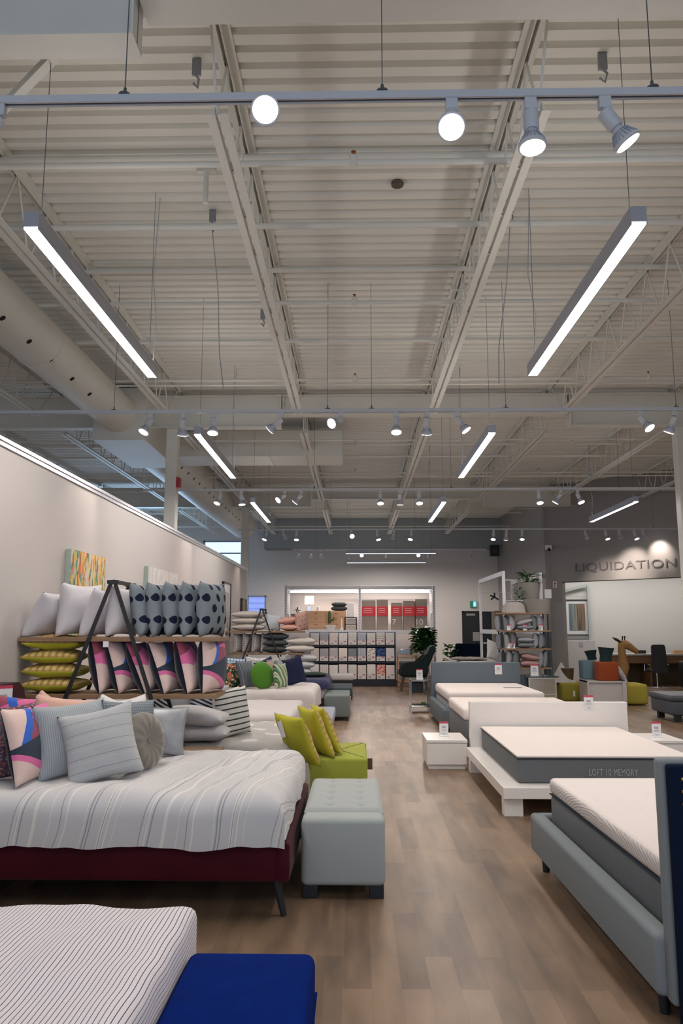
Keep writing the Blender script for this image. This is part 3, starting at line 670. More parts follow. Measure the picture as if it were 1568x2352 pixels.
# --- cushions on the maroon bed (front to back)
Bz = .675
cushion('red flecked woven cushion at the left edge, on the maroon bed', HERR, .46, .46, .16, (-2.13, 4.80, Bz), .9, -.30, .0, 'cushions on the maroon bed', back=None)
cushion('pink and blue geometric cushion standing on the maroon bed', GEO, .46, .47, .15, (-1.95, 4.84, Bz-.01), 1.36, -.30, .0, 'cushions on the maroon bed', back=BACKN)
cushion('pale grey cushion with fine vertical lines, behind the front striped one', STRF, .48, .46, .17, (-1.76, 4.95, Bz), .75, -.25, -.06, 'cushions on the maroon bed')
cushion('large pale grey banded cushion, frontmost on the maroon bed', STRG, .46, .46, .20, (-1.53, 4.84, Bz-.01), .38, -.36, -.20, 'cushions on the maroon bed', pinch=.1)
cushion('slate woven cushion just behind the round taupe cushion', WEAVE, .44, .44, .15, (-1.515, 5.25, Bz), .95, -.16, .06, 'cushions on the maroon bed')
cushion('geometric cushion mostly hidden behind the others on the maroon bed', GEO2, .44, .44, .14, (-2.33, 5.30, Bz+.02), .2, -.2, .1, 'cushions on the maroon bed', back=BACKN)
cushion('left peach velvet cushion, only its tip showing', PEACH, .42, .42, .14, (-2.32, 5.62, Bz+.01), -.2, -.15, .45, 'cushions on the maroon bed')
cushion('right peach velvet cushion behind the striped cushions', PEACH, .44, .44, .15, (-2.04, 5.36, Bz+.01), .35, -.15, .12, 'cushions on the maroon bed')
cushion('small pale taupe cushion behind the peach cushions', fabric('pale_taupe', (.42, .40, .37)), .40, .40, .14, (-1.80, 5.85, Bz), -.1, -.2, 0, 'cushions on the maroon bed')
cushion('left crumpled white cushion behind the banded cushion', fabric('bright_white', (.72, .70, .69)), .42, .42, .15, (-1.80, 5.55, Bz), -.3, -.25, .25, 'cushions on the maroon bed')
cushion('right crumpled white cushion behind the slate cushion', fabric('bright_white'  , (.72, .70, .69)), .34, .42, .13, (-1.62, 5.72, Bz), .9, -.15, -.1, 'cushions on the maroon bed')
cushion('shiny silver cushion behind the round taupe cushion', SILV, .40, .36, .14, (-1.45, 5.68, Bz), .1, -.25, .05, 'cushions on the maroon bed')
# round pleated taupe cushion
t = thing('round_cushion', 'round pleated taupe velvet cushion with a centre button on the maroon bed', 'cushion', (-1.375, 5.13, Bz), 1.18, 'cushions on the maroon bed')
bm = nb(); R = .188; NP = 28; prev = []
rings = []
for k in range(15):
    a = PI*k/14; rr = [R*(.12+.88*math.sin(a)**.55) for _ in range(1)][0]; yy_ = -.075*math.cos(a)*(1-.0) 
    dimp = .035*math.exp(-((rr/R)/.3)**2) if k in range(15) else 0
    ring = []
    for j in range(NP*4):
        th = 2*PI*j/(NP*4); pl = 1+.0*math.cos(NP*th); w = .0035*math.cos(NP/2*th)*(rr/R)
        yv = yy_ + (dimp if yy_ < 0 else -dimp) + (w if yy_ < 0 else -w)
        ring.append(bm.verts.new((rr*math.cos(th), yv, R*.98+rr*math.sin(th))))
    rings.append(ring)
for a, b in zip(rings, rings[1:]):
    for j in range(len(a)): bm.faces.new((a[j], a[(j+1) % len(a)], b[(j+1) % len(a)], b[j]))
bm.faces.new(rings[0]); bm.faces.new(list(reversed(rings[-1])))
bd = mk('cushion_body', bm, TAUPE, t, 'all', local=True)
bm = nb(); bmesh.ops.create_icosphere(bm, subdivisions=2, radius=.016, matrix=Matrix.Translation((0, -.048, R*.98)) @ Matrix.Diagonal((1, .5, 1, 1))); bt = mk('button', bm, TAUPE, t, 'all', local=True)
for q in (bd, bt): q.rotation_euler = (-.14, 0, 0)

# ================================================================ A-FRAME CUSHION STANDS
def stand(y, label, dx=0.0):
    t = thing('a_frame_shelf', label, 'display shelf', (-1.85+dx, y, 0), group='black A-frame shelves with oak boards')
    for yy_ in (y-.245, y+.245):
        bm = nb(); ax = -1.975+dx
        for s in (-1, 1):
            # legs spread to the floor
            bar(bm, (ax+s*.012, yy_, 1.965), (ax+s*.715, yy_, 0), .03, .014, up=(0, 1, 0))
        bar(bm, (ax-.045, yy_, 1.962), (ax+.045, yy_, 1.962), .03, .03)
        mk('a_frame', bm, BLACKM, t)
    bm = nb(); bar(bm, (-1.975+dx, y-.245, 1.965), (-1.975+dx, y+.245, 1.965), .03, .03); mk('top_bar', bm, BLACKM, t)
    for z, a, b in ((1.50, -2.73, -1.10), (1.05, -2.68, -1.12), (.58, -2.66, -1.12)):
        bm = nb(); box(bm, a+dx, b+dx, y-.235, y+.235, z-.018, z+.018, .003); mk('shelf_board', bm, OAK, t)
    return t
SY = 6.42
stand(SY, 'near black A-frame shelf with oak boards holding dotted and geometric cushions')
Z1, Z2 = 1.518, 1.068
g1 = 'white linen cushions on the top board'
for k, (x, rz, rl, ln, w) in enumerate(((-2.62, 1.25, 0, .52, .44), (-2.31, 1.15, 0, .10, .46), (-2.14, 1.2, 0, .34, .43), (-1.93, 1.25, 0, .08, .42))):
    cushion(['leftmost white linen cushion, leaning, on the top board of the near shelf', 'second white linen cushion, tallest, on the top board', 'third white linen cushion, partly behind the black frame', 'fourth white linen cushion, between the black frame legs'][k], WLIN, w, .42+.03*(k == 1), .22, (x-.04, SY+.01, Z1), rz, ln, rl, g1, pinch=.12)
for k, (x, rz, rl) in enumerate(((-1.68, 1.45, -.22), (-1.575, 1.45, -.14), (-1.455, 1.45, -.07), (-1.325, 1.42, -.03), (-1.165, 1.30, -.02))):
    cushion(['leftmost grey cushion with ink dots, beside the black frame', 'second grey cushion with ink dots from the left', 'middle grey cushion with ink dots', 'fourth grey cushion with ink dots from the left', 'rightmost grey cushion with ink dots'][k], BLK_DOT, .44, .455, .18, (x-.045, SY+.01, Z1), rz, rl, 0, 'ink dotted cushions on the top board', seed=30+k)
for k in range(4):
    flat(['bottom yellow plaid cushion of the pile on the lower board', 'second yellow plaid cushion from the bottom of the pile', 'third yellow plaid cushion from the bottom of the pile', 'topmost yellow plaid cushion of the pile on the lower board'][k], PLAID, .46, .40, .132, (-2.475+.012*(k % 2)-.01*k, SY-.02, Z2+.112*k), .05*(k-1.5), 'yellow plaid cushions piled on the lower board', back=YEL)
GB = [(-2.06, 1.6, -.20), (-1.87, 1.45, -.30), (-1.67, 1.5, -.42), (-1.50, 1.42, -.36), (-1.33, 1.5, -.26), (-1.19, 1.4, -.04)]
for k, (x, rz, rl) in enumerate(GB):
    cushion(['leftmost pink and blue geometric cushion on the lower board', 'second geometric cushion, with a white tag at its top', 'third geometric cushion, behind the right black leg', 'fourth geometric cushion, showing most blue', 'fifth geometric cushion, second from the right end', 'rightmost geometric cushion on the lower board'][k], GEO if k % 2 else GEO2, .46, .45, .20, (x, SY+.01, Z2), rz, rl, 0, 'geometric cushions on the lower board', back=BACKN, seed=50+k)
bm = nb(); box(bm, -2.03, -1.985, SY-.26, SY-.258, 1.44, 1.485); tag(mk('paper_tag', bm, tagw), 'small blank white tag on the second geometric cushion', 'tag')

# ================================================================ THIRD BED: DOTTED DUVET
SHEET = fabric('ivory_sheet', (.62, .585, .575), ns=60, na=.06)
t = thing('bed', 'low bed under the grey duvet with white dots', 'bed', (-1.6, 7.7, 0))
bm = nb(); box(bm, -2.6, -.50, 6.98, 8.45, .12, .3, .02); mk('bed_frame', bm, fabric('pale_grey_frame', (.42, .43, .44)), t, True)
bm = nb(); box(bm, -2.58, -.52, 7.0, 8.42, .3, .56, .06, 3); mk('mattress', bm, SHEET, t, True)
for x in (-2.5, -.6):
    for y in (7.06, 8.36): bm = nb(); taper_leg(bm, x, y, .12, .025, .018); mk('leg', bm, DARKLEG, t)
DOTD = dots_mat('grey_duvet_white_dots', (.47, .455, .445), (.70, .665, .65), .36, .34, .075, axes='xy', jit=.05, kind='UV')
duvet('light grey duvet with large white dots on the third bed', DOTD, -2.6, -.46, 6.78, 8.5, .60, (0, .45, .42, .3), r=.11, seed=8, wr=.02, nx=80, ny=60, flare=.04, hem=.04)
cushion('navy and white diagonal striped cushion under the near shelf', DSTR, .46, .42, .16, (-1.36, 7.35, .60), .1, -.25, 0, 'cushions on the dotted bed')
cushion('second navy striped cushion, farther left under the near shelf', DSTR, .40, .42, .15, (-1.98, 7.25, .60), -.2, -.2, .1, 'cushions on the dotted bed')
cushion('plain white cushion between the two striped cushions of the dotted bed', fabric('bright_white', (.7, .7, .7)), .42, .42, .16, (-1.20, 7.40, .6), 1.1, -.1, -.05, 'cushions on the dotted bed')
cushion('white cushion with black brush stripes at the front of the dotted bed', BWST, .44, .44, .16, (-1.12, 7.26, .6), 1.0, -.14, -.06, 'cushions on the dotted bed')
cushion('dusty red woven cushion under the near shelf', HERR, .42, .42, .15, (-1.80, 7.5, .6), .1, -.2, .05, 'cushions on the dotted bed')
cushion('grey cushion standing under the near shelf, left of the striped one', GREYL, .42, .42, .15, (-1.60, 7.45, .6), .2, -.15, 0, 'cushions on the dotted bed')
cushion('second grey cushion standing under the near shelf', GREYL, .42, .44, .15, (-1.46, 7.6, .6), -.1, -.1, 0, 'cushions on the dotted bed')
PILW = fabric('pillow_white', (.58, .575, .58), ns=120)
flat('lower pale pillow of the pair lying on the dotted bed', PILW, .58, .42, .15, (-1.42, 6.98, .60), .03, 'pillows on the dotted bed', 'pillow', 'pillow')
flat('upper pale pillow of the pair lying on the dotted bed', PILW, .60, .42, .17, (-1.46, 6.98, .73), -.05, 'pillows on the dotted bed', 'pillow', 'pillow', tilt=.08)

# ================================================================ OTTOMANS AT THE FOOT
GO = fabric('pale_grey_upholstery', (.385, .41, .405), ns=300, na=.12, bs=.2)
t = thing('storage_ottoman', 'pale grey storage ottoman with buttoned lid beside the maroon bed', 'ottoman', (-.08, 5.35, 0))
bm = nb(); box(bm, -.335, .17, 4.80, 4.99, .075, .462, .035, 4); mk('front_panel', bm, GO, t, True)
bm = nb(); box(bm, -.325, .16, 4.985, 5.97, .075, .38, .02, 3); mk('body', bm, GO, t, True)
bm = nb()
NX, NY = 30, 52; lx0, lx1, ly0, ly1 = -.33, .165, 4.995, 5.975; G = []
btn = [(lx0+(lx1-lx0)*a, ly0+(ly1-ly0)*b) for a in (.3, .7) for b in (.12, .31, .5, .69, .88)]
for i in range(NX+1):
    r_ = []
    for j in range(NY+1):
        x = lx0+(lx1-lx0)*i/NX; y = ly0+(ly1-ly0)*j/NY
        e = min(x-lx0, lx1-x, y-ly0, ly1-y); z = .478-(.028*(1-min(1, e/.035))**2)
        for bx, by in btn:
            d = math.hypot(x-bx, y-by); z -= .024*math.exp(-(d/.022)**2)+.006*math.exp(-(d/.06)**2)
            if abs(x-bx) < .012 and abs(y-by) < .09: z -= .003
        r_.append(bm.verts.new((x, y, z)))
    G.append(r_)
for i in range(NX):
    for j in range(NY): bm.faces.new((G[i][j], G[i+1][j], G[i+1][j+1], G[i][j+1]))
edge = [G[i][0] for i in range(NX+1)]+[G[NX][j] for j in range(1, NY+1)]+[G[i][NY] for i in range(NX-1, -1, -1)]+[G[0][j] for j in range(NY-1, 0, -1)]
low = [bm.verts.new((v.co.x, v.co.y, .385)) for v in edge]
for k in range(len(edge)): bm.faces.new((edge[k], low[k], low[(k+1) % len(edge)], edge[(k+1) % len(edge)]))
bm.faces.new(low); ld = mk('lid', bm, GO, t, True)
for bx, by in btn:
    bm = nb(); bmesh.ops.create_icosphere(bm, subdivisions=2, radius=.009, matrix=Matrix.Translation((bx, by, .453)) @ Matrix.Diagonal((1, 1, .6, 1))); mk('button', bm, GO, ld, 'all')
for x0, x1 in ((-.325, -.235), (.075, .16)):
    for y0 in (4.83, 5.86): bm = nb(); box(bm, x0, x1, y0, y0+.09, 0, .075, .004); mk('foot', bm, DARKLEG, t)
def ottoman(label, x0, x1, y0, y1, zt, m, zb=.06, foot=.07, pip=None, group=None, b=.03):
    t = thing('ottoman', label, 'ottoman', ((x0+x1)/2, (y0+y1)/2, 0), group=group)
    bm = nb(); box(bm, x0, x1, y0, y1, zb, zt, b, 4); mk('body', bm, m, t, True)
    if foot:
        for fx in (x0+.02, x1-.02-foot):
            for fy in (y0+.02, y1-.02-foot): bm = nb(); box(bm, fx, fx+foot, fy, fy+foot, 0, zb+.01, .003); mk('foot', bm, DARKLEG, t)
    if pip:
        bm = nb(); e = .003
        for p, q in pip: tube(bm, p, q, .0035, 6)
        mk('contrast_piping', bm, mat('brown_piping', (.12, .09, .03), .8), t)
    return t
GRN = fabric('lime_upholstery', (.33, .37, .055), ns=300, na=.1)
ottoman('lime green cube ottoman with brown piping, yellow cushions leaning on it', -.43, .095, 6.98, 7.93, .452, GRN, .05, .05, [((-.40, 7.03, .452), (-.17, 7.45, .453)), ((-.17, 7.45, .453), (-.40, 7.88, .452)), ((.065, 7.03, .452), (-.17, 7.45, .453)), ((.065, 7.88, .452), (-.17, 7.45, .453)), ((.087, 7.0, .42), (.087, 7.0, .08)), ((.065, 7.01, .448), (.09, 7.9, .44))])
bm = nb(); box(bm, .1, .145, 7.30, 7.31, .30, .40, .002); tag(mk('leather_tag', bm, mat('brown_tag', (.12, .07, .04), .6)), 'small brown tag at the side of the lime green ottoman', 'tag')
YG = 'yellow cushions leaning by the lime ottoman'
cushion('front yellow cushion with a white tag by the lime ottoman', YEL, .48, .46, .15, (-.44, 6.86, .43), -.95, .42, .0, YG, back=PLAID)
cushion('middle yellow cushion leaning by the lime ottoman', YEL, .46, .47, .14, (-.285, 7.18, .45), -1.15, .42, .0, YG, back=PLAID)
cushion('rear yellow cushion showing its plaid side by the lime ottoman', YEL, .44, .46, .13, (-.20, 7.32, .455), -1.25, .40, .0, YG, back=PLAID)
bm = nb(); bar(bm, (-.665, 6.72, .80), (-.62, 6.70, .67), .05, .002, up=(-.68, -.73, 0)); tag(mk('paper_tag', bm, tagw), 'white tag hanging on the front yellow cushion', 'tag')

# ================================================================ BEDS FARTHER BACK
def simple_bed(label, y0, y1, x1, zt, m, dl, frame=(.42, .42, .43), drop=.3, zf=.3, sd=0, **k):
    t = thing('bed', label, 'bed', (-1.6, (y0+y1)/2, 0), group='beds lined up along the partition')
    bm = nb(); box(bm, -2.6, x1-.03, y0+.05, y1-.05, .1, zf, .02); mk('bed_frame', bm, fabric('bed_base_%d' % int(frame[0]*1000), frame), t, True)
    bm = nb(); box(bm, -2.58, x1-.06, y0+.08, y1-.08, zf, zt-.05, .06, 3); mk('mattress', bm, SHEET, t, True)
    for x in (-2.5, x1-.1):
        for y in (y0+.12, y1-.12): bm = nb(); taper_leg(bm, x, y, .1, .025, .018); mk('leg', bm, DARKLEG, t)
    duvet(dl, m, -2.58, x1, y0, y1, zt, (0, drop, drop, drop), seed=sd, nx=50, ny=36, **k)
simple_bed('low ivory bed behind the dotted bed', 9.0, 10.85, -.74, .60, SHEET, 'plain ivory cover on the low bed behind the dotted bed', sd=3, r=.05, wr=.008, drop=.25)
simple_bed('higher ivory bed in the middle of the left row', 11.75, 13.45, -.62, .655, fabric('cream_quilt', (.66, .61, .59), ns=40, na=.05, bs=.5), 'thick cream quilt on the higher bed in the left row', sd=6, r=.1, wr=.014, drop=.34)
NAVY = fabric('navy_quilt', (.05, .052, .11), ns=30, na=.2)
simple_bed('walnut bed at the far end of the left row', 14.0, 15.6, -.50, .66, NAVY, 'navy quilt on the walnut bed', frame=(.14, .07, .04), sd=9, r=.09, wr=.01, drop=.16)
t = thing('upholstered_bench', 'pale blue low bench at the foot of the ivory bed', 'bench', (-.5, 10.4, 0))
bm = nb(); box(bm, -.68, -.30, 9.8, 11.2, .33, .475, .03, 3); mk('seat', bm, fabric('pale_blue_upholstery', (.33, .37, .44)), t, True)
for x in (-.64, -.34):
    for y in (9.86, 11.14): bm = nb(); taper_leg(bm, x, y, .33, .018, .012); mk('leg', bm, DARKLEG, t)
ottoman('sage grey ottoman standing behind the pale blue bench', -.56, -.12, 13.5, 14.65, .43, fabric('sage_upholstery', (.19, .22, .215)), .06, .06, group='dark ottomans at the foot of the far beds')
ottoman('dark slate ottoman behind the sage grey one', -.54, -.08, 14.85, 16.1, .45, fabric('slate_upholstery', (.055, .075, .085)), .3, .0, group='dark ottomans at the foot of the far beds')
t = thing('bolster_bench', 'cream padded bench with black frame before the bedding rack', 'bench', (-.33, 17.6, 0))
bm = nb(); box(bm, -.60, -.06, 17.3, 17.9, .42, .55, .045, 3); mk('seat', bm, SHEET, t, True)
bm = nb(); box(bm, -.58, -.08, 17.32, 17.88, .36, .42)
for x in (-.56, -.12):
    for y in (17.34, 17.83): box(bm, x, x+.03, y, y+.03, 0, .36)
mk('base_frame', bm, BLACKM, t)
# far shelf
SY2 = 16.1
stand(SY2, 'far black A-frame shelf with oak boards holding plaid and pink cushions', .02)
DKG = fabric('dark_grey_cushion', (.075, .085, .085)); CRM = fabric('cream_cushion', (.66, .61, .55)); PNK = dots_mat('peach_dot_print', (.66, .37, .30), (.12, .06, .07), .11, .09, .012, axes='xy', jit=.01)
BGE = fabric('beige_cushion', (.56, .50, .46))
for k in range(3): flat('beige cushion, '+('bottom', 'middle', 'top')[k]+' of the pile at the left end of the far shelf', BGE, .72, .40, .15, (-2.25, SY2, 1.52+.13*k), 0, 'beige cushions on the far shelf', seed=90+k)
cushion('pale blue and white cushion at the middle of the far shelf top', fabric('mist_cushion', (.5, .53, .57)), .34, .34, .13, (-1.75, SY2, 1.52), .4, -.1, .1)
flat('lower peach dotted cushion lying on the far shelf top', PNK, .40, .38, .14, (-1.39, SY2, 1.52), 0, 'peach dotted cushions on the far shelf')
flat('upper peach dotted cushion lying on the far shelf top', PNK, .40, .38, .15, (-1.42, SY2, 1.66), 0, 'peach dotted cushions on the far shelf', tilt=-.15)
cushion('standing peach dotted cushion at the right end of the far shelf top', dots_mat('peach_dot_print_standing', (.60, .36, .31), (.12, .06, .07), .11, .09, .012, jit=.01), .40, .40, .16, (-1.12, SY2, 1.52), 1.0, 0, -.2, 'peach dotted cushions on the far shelf')
GPL = grid_mat('grey_plaid', (.50, .46, .44), (.22, .22, .24), .045, .3)
for k in range(4): cushion('grey plaid cushion, '+('leftmost', 'second', 'third', 'fourth')[k]+' standing on the middle board of the far shelf', GPL, .40, .40, .15, (-2.45+.19*k, SY2, 1.07), 1.1, 0, .03*k, 'grey plaid cushions on the far shelf', seed=70+k)
for k in range(3): flat('dark grey cushion, '+('bottom', 'middle', 'top')[k]+' of the pile on the far shelf', DKG, .52, .42, .15+.02*(k == 2), (-1.68, SY2, 1.07+.125*k), 0, 'dark grey cushions on the far shelf', seed=80+k)
for k in range(2): flat('cream cushion, '+('lower', 'upper')[k]+' one at the right of the far shelf middle board', CRM, .60, .42, .17, (-1.17+.02*k, SY2, 1.07+.15*k), 0, 'cream cushions on the far shelf', seed=84+k)
for k in range(3): flat('white pillow, '+('bottom', 'middle', 'top')[k]+' of the pile under the far shelf', PILW, .50, .42, .17, (-1.17+.06*k, SY2, .60+.14*k), 0, 'white pillows under the far shelf', 'pillow', 'pillow', seed=86+k)
flat('folded dark green throw on the navy quilt', fabric('dark_green_throw', (.025, .045, .03)), .6, .4, .09, (-.85, 14.9, .655), 0, name='folded_throw', cat='throw')
# cushions standing between the cream quilt and navy quilt
GRND = fabric('green_velvet', (.075, .22, .02), sheen=.5); FLOR = motif_mat('floral_print', (.015, .05, .035), [(.45, .12, .10), (.75, .55, .25), (.08, .22, .06)], 14, .56)
LEAF = stripe_mat('leaf_print', (.62, .60, .50), [(.09, .5, .2, (.03, .16, .07)), (.045, .2, .0, (.30, .38, .14))], ang=.5, axes='xz', wob=.06)
BG = 'cushions standing on the cream quilt'
zc = .655
cushion('white cushion with grey marks at the left of the cream quilt', motif_mat('grey_marks', (.62, .62, .62), [(.3, .32, .34)], 22, .54), .42, .42, .15, (-2.30, 12.5, zc), .5, -.2, 0, BG)
cushion('floral cushion with a lime edge on the cream quilt', FLOR, .42, .42, .14, (-1.88, 12.1, zc), .95, -.35, 0, BG, back=YEL)
cushion('charcoal ribbed cushion left of the green round cushion', stripe_mat('charcoal_rib', (.10, .115, .14), [(.06, .1, 0, (.3, .32, .34))], axes='xz'), .44, .44, .15, (-1.66, 12.15, zc), 1.1, -.32, 0, BG)
cushion('blue and white checked cushion behind the charcoal ribbed one', grid_mat('blue_check', (.45, .55, .65), (.05, .10, .25), .05, .4), .42, .42, .14, (-2.08, 12.8, zc+.03), .2, -.2, .1, BG)
cushion('white marled cushion behind the green round cushion', motif_mat('marled_white', (.62, .60, .60), [(.35, .35, .37)], 30, .55), .44, .46, .15, (-1.62, 12.7, zc), .2, -.15, .05, BG)
cushion('navy cushion right of the marled white one', fabric('navy_cushion', (.012, .018, .05)), .42, .44, .14, (-1.42, 12.7, zc), .9, -.15, -.25, BG)
cushion('pink floral cushion at the middle of the cream quilt', motif_mat('pink_floral', (.45, .28, .27), [(.2, .08, .08)], 20, .55), .40, .42, .12, (-1.33, 12.65, zc), .9, -.15, -.25, BG)
cushion('marbled grey cushion at the middle of the cream quilt', motif_mat('marble_grey', (.22, .23, .23), [(.10, .12, .10), (.34, .34, .34)], 9, .52), .46, .48, .15, (-1.17, 12.75, zc), .7, -.2, -.22, BG)
cushion('dark navy cushion at the right of the row on the cream quilt', fabric('ink_cushion', (.015, .02, .055)), .44, .46, .14, (-.98, 12.9, zc), .8, -.15, -.2, BG)
cushion('leaf print cushion at the right of the green round cushion', LEAF, .36, .38, .14, (-1.17, 12.15, zc), 1.15, -.12, 0, BG)
t = thing('round_cushion', 'bright green round velvet cushion on the cream quilt', 'cushion', (-1.42, 12.05, zc), .62, BG)
bm = nb(); bmesh.ops.create_uvsphere(bm, u_segments=28, v_segments=16, radius=.2, matrix=Matrix.Translation((0, 0, .205)) @ Matrix.Diagonal((1, .42, 1.05, 1)) @ Matrix.Rotation(PI/2, 4, 'X'))
o = mk('cushion_body', bm, GRND, t, 'all', local=True); o.rotation_euler = (-.2, -.1, 0)
bm = nb(); lathe(bm, [(.2, -.003), (.206, 0), (.2, .003)], 36, M=Matrix.Translation((0, 0, .205)) @ Matrix.Diagonal((1, 1, 1.05, 1)) @ Matrix.Rotation(PI/2, 4, 'X')); o = mk('welt', bm, GRND, t, 'all', local=True); o.rotation_euler = (-.2, -.1, 0)
# bedside bits by the far wall end
t = thing('table_lamp', 'small lamp with a peach drum shade beside the navy bed', 'lamp', (-2.42, 13.7, 0.62))
bm = nb(); lathe(bm, [(.13, .22), (.15, .0+.0), (.15, .0), (.13, .22)][:2][::-1], 24, (-2.42, 13.7, .85)); mk('lamp_shade', bm, fabric('peach_shade', (.62, .42, .35)), t, True)
bm = nb(); lathe(bm, [(.06, 0), (.06, .02), (.015, .04), (.015, .26)], 16, (-2.42, 13.7, .62)); mk('lamp_base', bm, CHROME, t, True)
def nightstand(label, x0, x1, y0, y1, zt, m, name='nightstand', front='y', knobs=True, plinth=.05, group=None):
    t = thing(name, label, 'nightstand', ((x0+x1)/2, (y0+y1)/2, 0), group=group)
    bm = nb(); box(bm, x0+.02, x1-.02, y0+.03, y1-.01, 0, plinth, .002); mk('plinth', bm, m, t)
    bm = nb(); box(bm, x0, x1, y0+.015, y1, plinth, zt-.035, .003); mk('carcass', bm, m, t)
    bm = nb(); box(bm, x0-.003, x1+.003, y0-.003, y1+.003, zt-.032, zt, .003); mk('top', bm, m, t)
    bm = nb(); box(bm, x0+.004, x1-.004, y0, y0+.015, plinth+.005, zt-.045, .002); dd = mk('drawer', bm, m, t)
    if knobs:
        bm = nb(); tube(bm, ((x0+x1)/2, y0, (zt+plinth)/2), ((x0+x1)/2, y0-.02, (zt+plinth)/2), .012, 12); mk('knob', bm, CHROME, dd)
    return t
nightstand('dark walnut nightstand at the wall beyond the near shelf', -2.62, -2.2, 13.5, 13.9, .62, WALNUT)
nightstand('dark wood nightstand between the dotted and ivory beds', -2.65, -2.25, 11.0, 11.5, .62, WALNUT)
# ================================================================ PICTURES ON THE PARTITION
WX = -2.74
def picture(label, y0, y1, z0, z1, m, th=.04, frame=None, mat_=None, name='framed_picture', tilt=0):
    t = thing(name, label, 'picture', (WX, (y0+y1)/2, z0))
    if frame:
        f = .018; bm = nb()
        for a in ((y0, y1, z0, z0+f), (y0, y1, z1-f, z1), (y0, y0+f, z0, z1), (y1-f, y1, z0, z1)): box(bm, WX, WX+th, a[0], a[1], a[2], a[3])
        mk('frame', bm, frame, t); bm = nb(); box(bm, WX+.002, WX+th*.6, y0+f, y1-f, z0+f, z1-f); mk('mount', bm, mat_ or tagw, t)
        dy, dz = (y1-y0)*.2, (z1-z0)*.18; bm = nb(); box(bm, WX+th*.6, WX+th*.65, y0+dy, y1-dy, z0+dz, z1-dz); mk('print', bm, m, t)
    else:
        bm = nb(); box(bm, WX+.002, WX+th-.003, y0, y1, z0, z1); mk('stretcher', bm, mat('canvas_edge', (.36, .43, .38), .8), t)
        bm = nb(); box(bm, WX+th-.003, WX+th, y0, y1, z0, z1); mk('painted_canvas', bm, m, t)
    return t
def paint_mat(name, base, cols, sc, thr=.5):
    m, nt, b = nt_new(name, .6); x, y, z, v = xyz(nt); cur = base
    for k, c in enumerate(cols):
        n = noise_n(nt, v, sc*(1+.17*k), 2, (1, 1.6+.3*k, .55)); s = nt.nodes.new('ShaderNodeVectorMath'); 
        cur = mixc(nt, mth(nt, 'GREATER_THAN', n, thr+.012*k), cur, c)
        mp = nt.nodes.new('ShaderNodeMapping'); nt.links.new(v, mp.inputs[0]); mp.inputs['Location'].default_value = (k*3.1, k*1.7, k*2.3); v = mp.outputs[0]
    out(nt, b, cur); return m
ART = paint_mat('abstract_florals', (.62, .52, .42), [(.10, .34, .26), (.72, .50, .10), (.68, .14, .06), (.60, .60, .56), (.78, .38, .05), (.04, .18, .13), (.70, .58, .20)], 6, .52)
picture('bright abstract canvas in orange, yellow and green on the partition', 7.12, 8.12, 1.52, 2.33, ART, .055, name='canvas_painting')
picture('pale washed canvas on the partition behind the dotted cushions', 9.8, 11.4, 1.5, 2.38, paint_mat('pale_wash', (.62, .58, .56), [(.55, .52, .52), (.66, .64, .62)], 5, .5), .06, name='canvas_painting')
picture('tall black framed print at the far part of the partition', 15.55, 16.45, 1.38, 2.52, paint_mat('sketch_print', (.56, .50, .45), [(.35, .33, .32)], 6, .58), .05, BLACKM)
picture('small black framed print near the end of the partition', 18.1, 18.8, 1.95, 2.27, paint_mat('tan_print', (.45, .36, .28), [(.3, .24, .18)], 6, .5), .05, BLACKM, mat('tan_mount', (.4, .33, .26), .7))
picture('white framed picture cut by the left edge of the photo', 5.1, 5.62, 1.75, 2.25, paint_mat('faint_print', (.6, .58, .56), [(.45, .45, .45)], 5, .6), .05, WHITEM)
# ================================================================ RIGHT SIDE BEDS
GRYU = fabric('mid_grey_upholstery', (.20, .225, .24), ns=320, na=.14, bs=.2)
MGREY = fabric('mattress_grey_side', (.135, .145, .155), ns=200, na=.15)
KNIT = mat('white_knit_top', (.78, .71, .68), .85, ns=70, na=.06, bs=.5)
def wave_mat():
    m, nt, b = nt_new('quilted_wave_border', .85, spec=.2); x, y, z, v = xyz(nt)
    w = nt.nodes.new('ShaderNodeTexWave'); mp = nt.nodes.new('ShaderNodeMapping'); nt.links.new(v, mp.inputs[0]); mp.inputs['Scale'].default_value = (1, 1, 2.2); nt.links.new(mp.outputs[0], w.inputs[0])
    w.wave_type = 'RINGS'; w.inputs['Scale'].default_value = 9; w.inputs['Distortion'].default_value = 4; w.inputs['Detail'].default_value = 1
    out(nt, b, mixc(nt, w.outputs['Fac'], (.56, .52, .51), (.70, .64, .62))); bump(nt, b, w.outputs['Fac'], .35, .006); return m
# grey upholstered bed, headboard toward the camera
t = thing('bed', 'grey upholstered bed at the lower right, seen from behind its headboard', 'bed', (2.0, 4.4, 0))
def capped_rail(bm, x0, x1, y0, y1, z0, z1): box(bm, x0, x1, y0, y1, z0, z1, .03, 4)
bm = nb(); capped_rail(bm, 1.175, 1.27, 3.37, 5.44, .11, .355); mk('side_rail', bm, GRYU, t, True)
bm = nb(); capped_rail(bm, 2.76, 2.855, 3.36, 5.44, .11, .355); mk('side_rail', bm, GRYU, t, True)
bm = nb(); capped_rail(bm, 1.175, 2.855, 5.37, 5.46, .11, .355); mk('foot_rail', bm, GRYU, t, True)
bm = nb(); box(bm, 1.215, 2.82, 3.315, 3.39, .10, 1.055, .018, 3); mk('headboard', bm, GRYU, t, True)
SLAT = wood('pine_slat', (.35, .27, .17), (.5, .4, .27), 'x')
for k in range(12):
    bm = nb(); y = 3.5+k*.16; box(bm, 1.27, 2.76, y, y+.06, .27, .29); mk('slat', bm, SLAT, t)
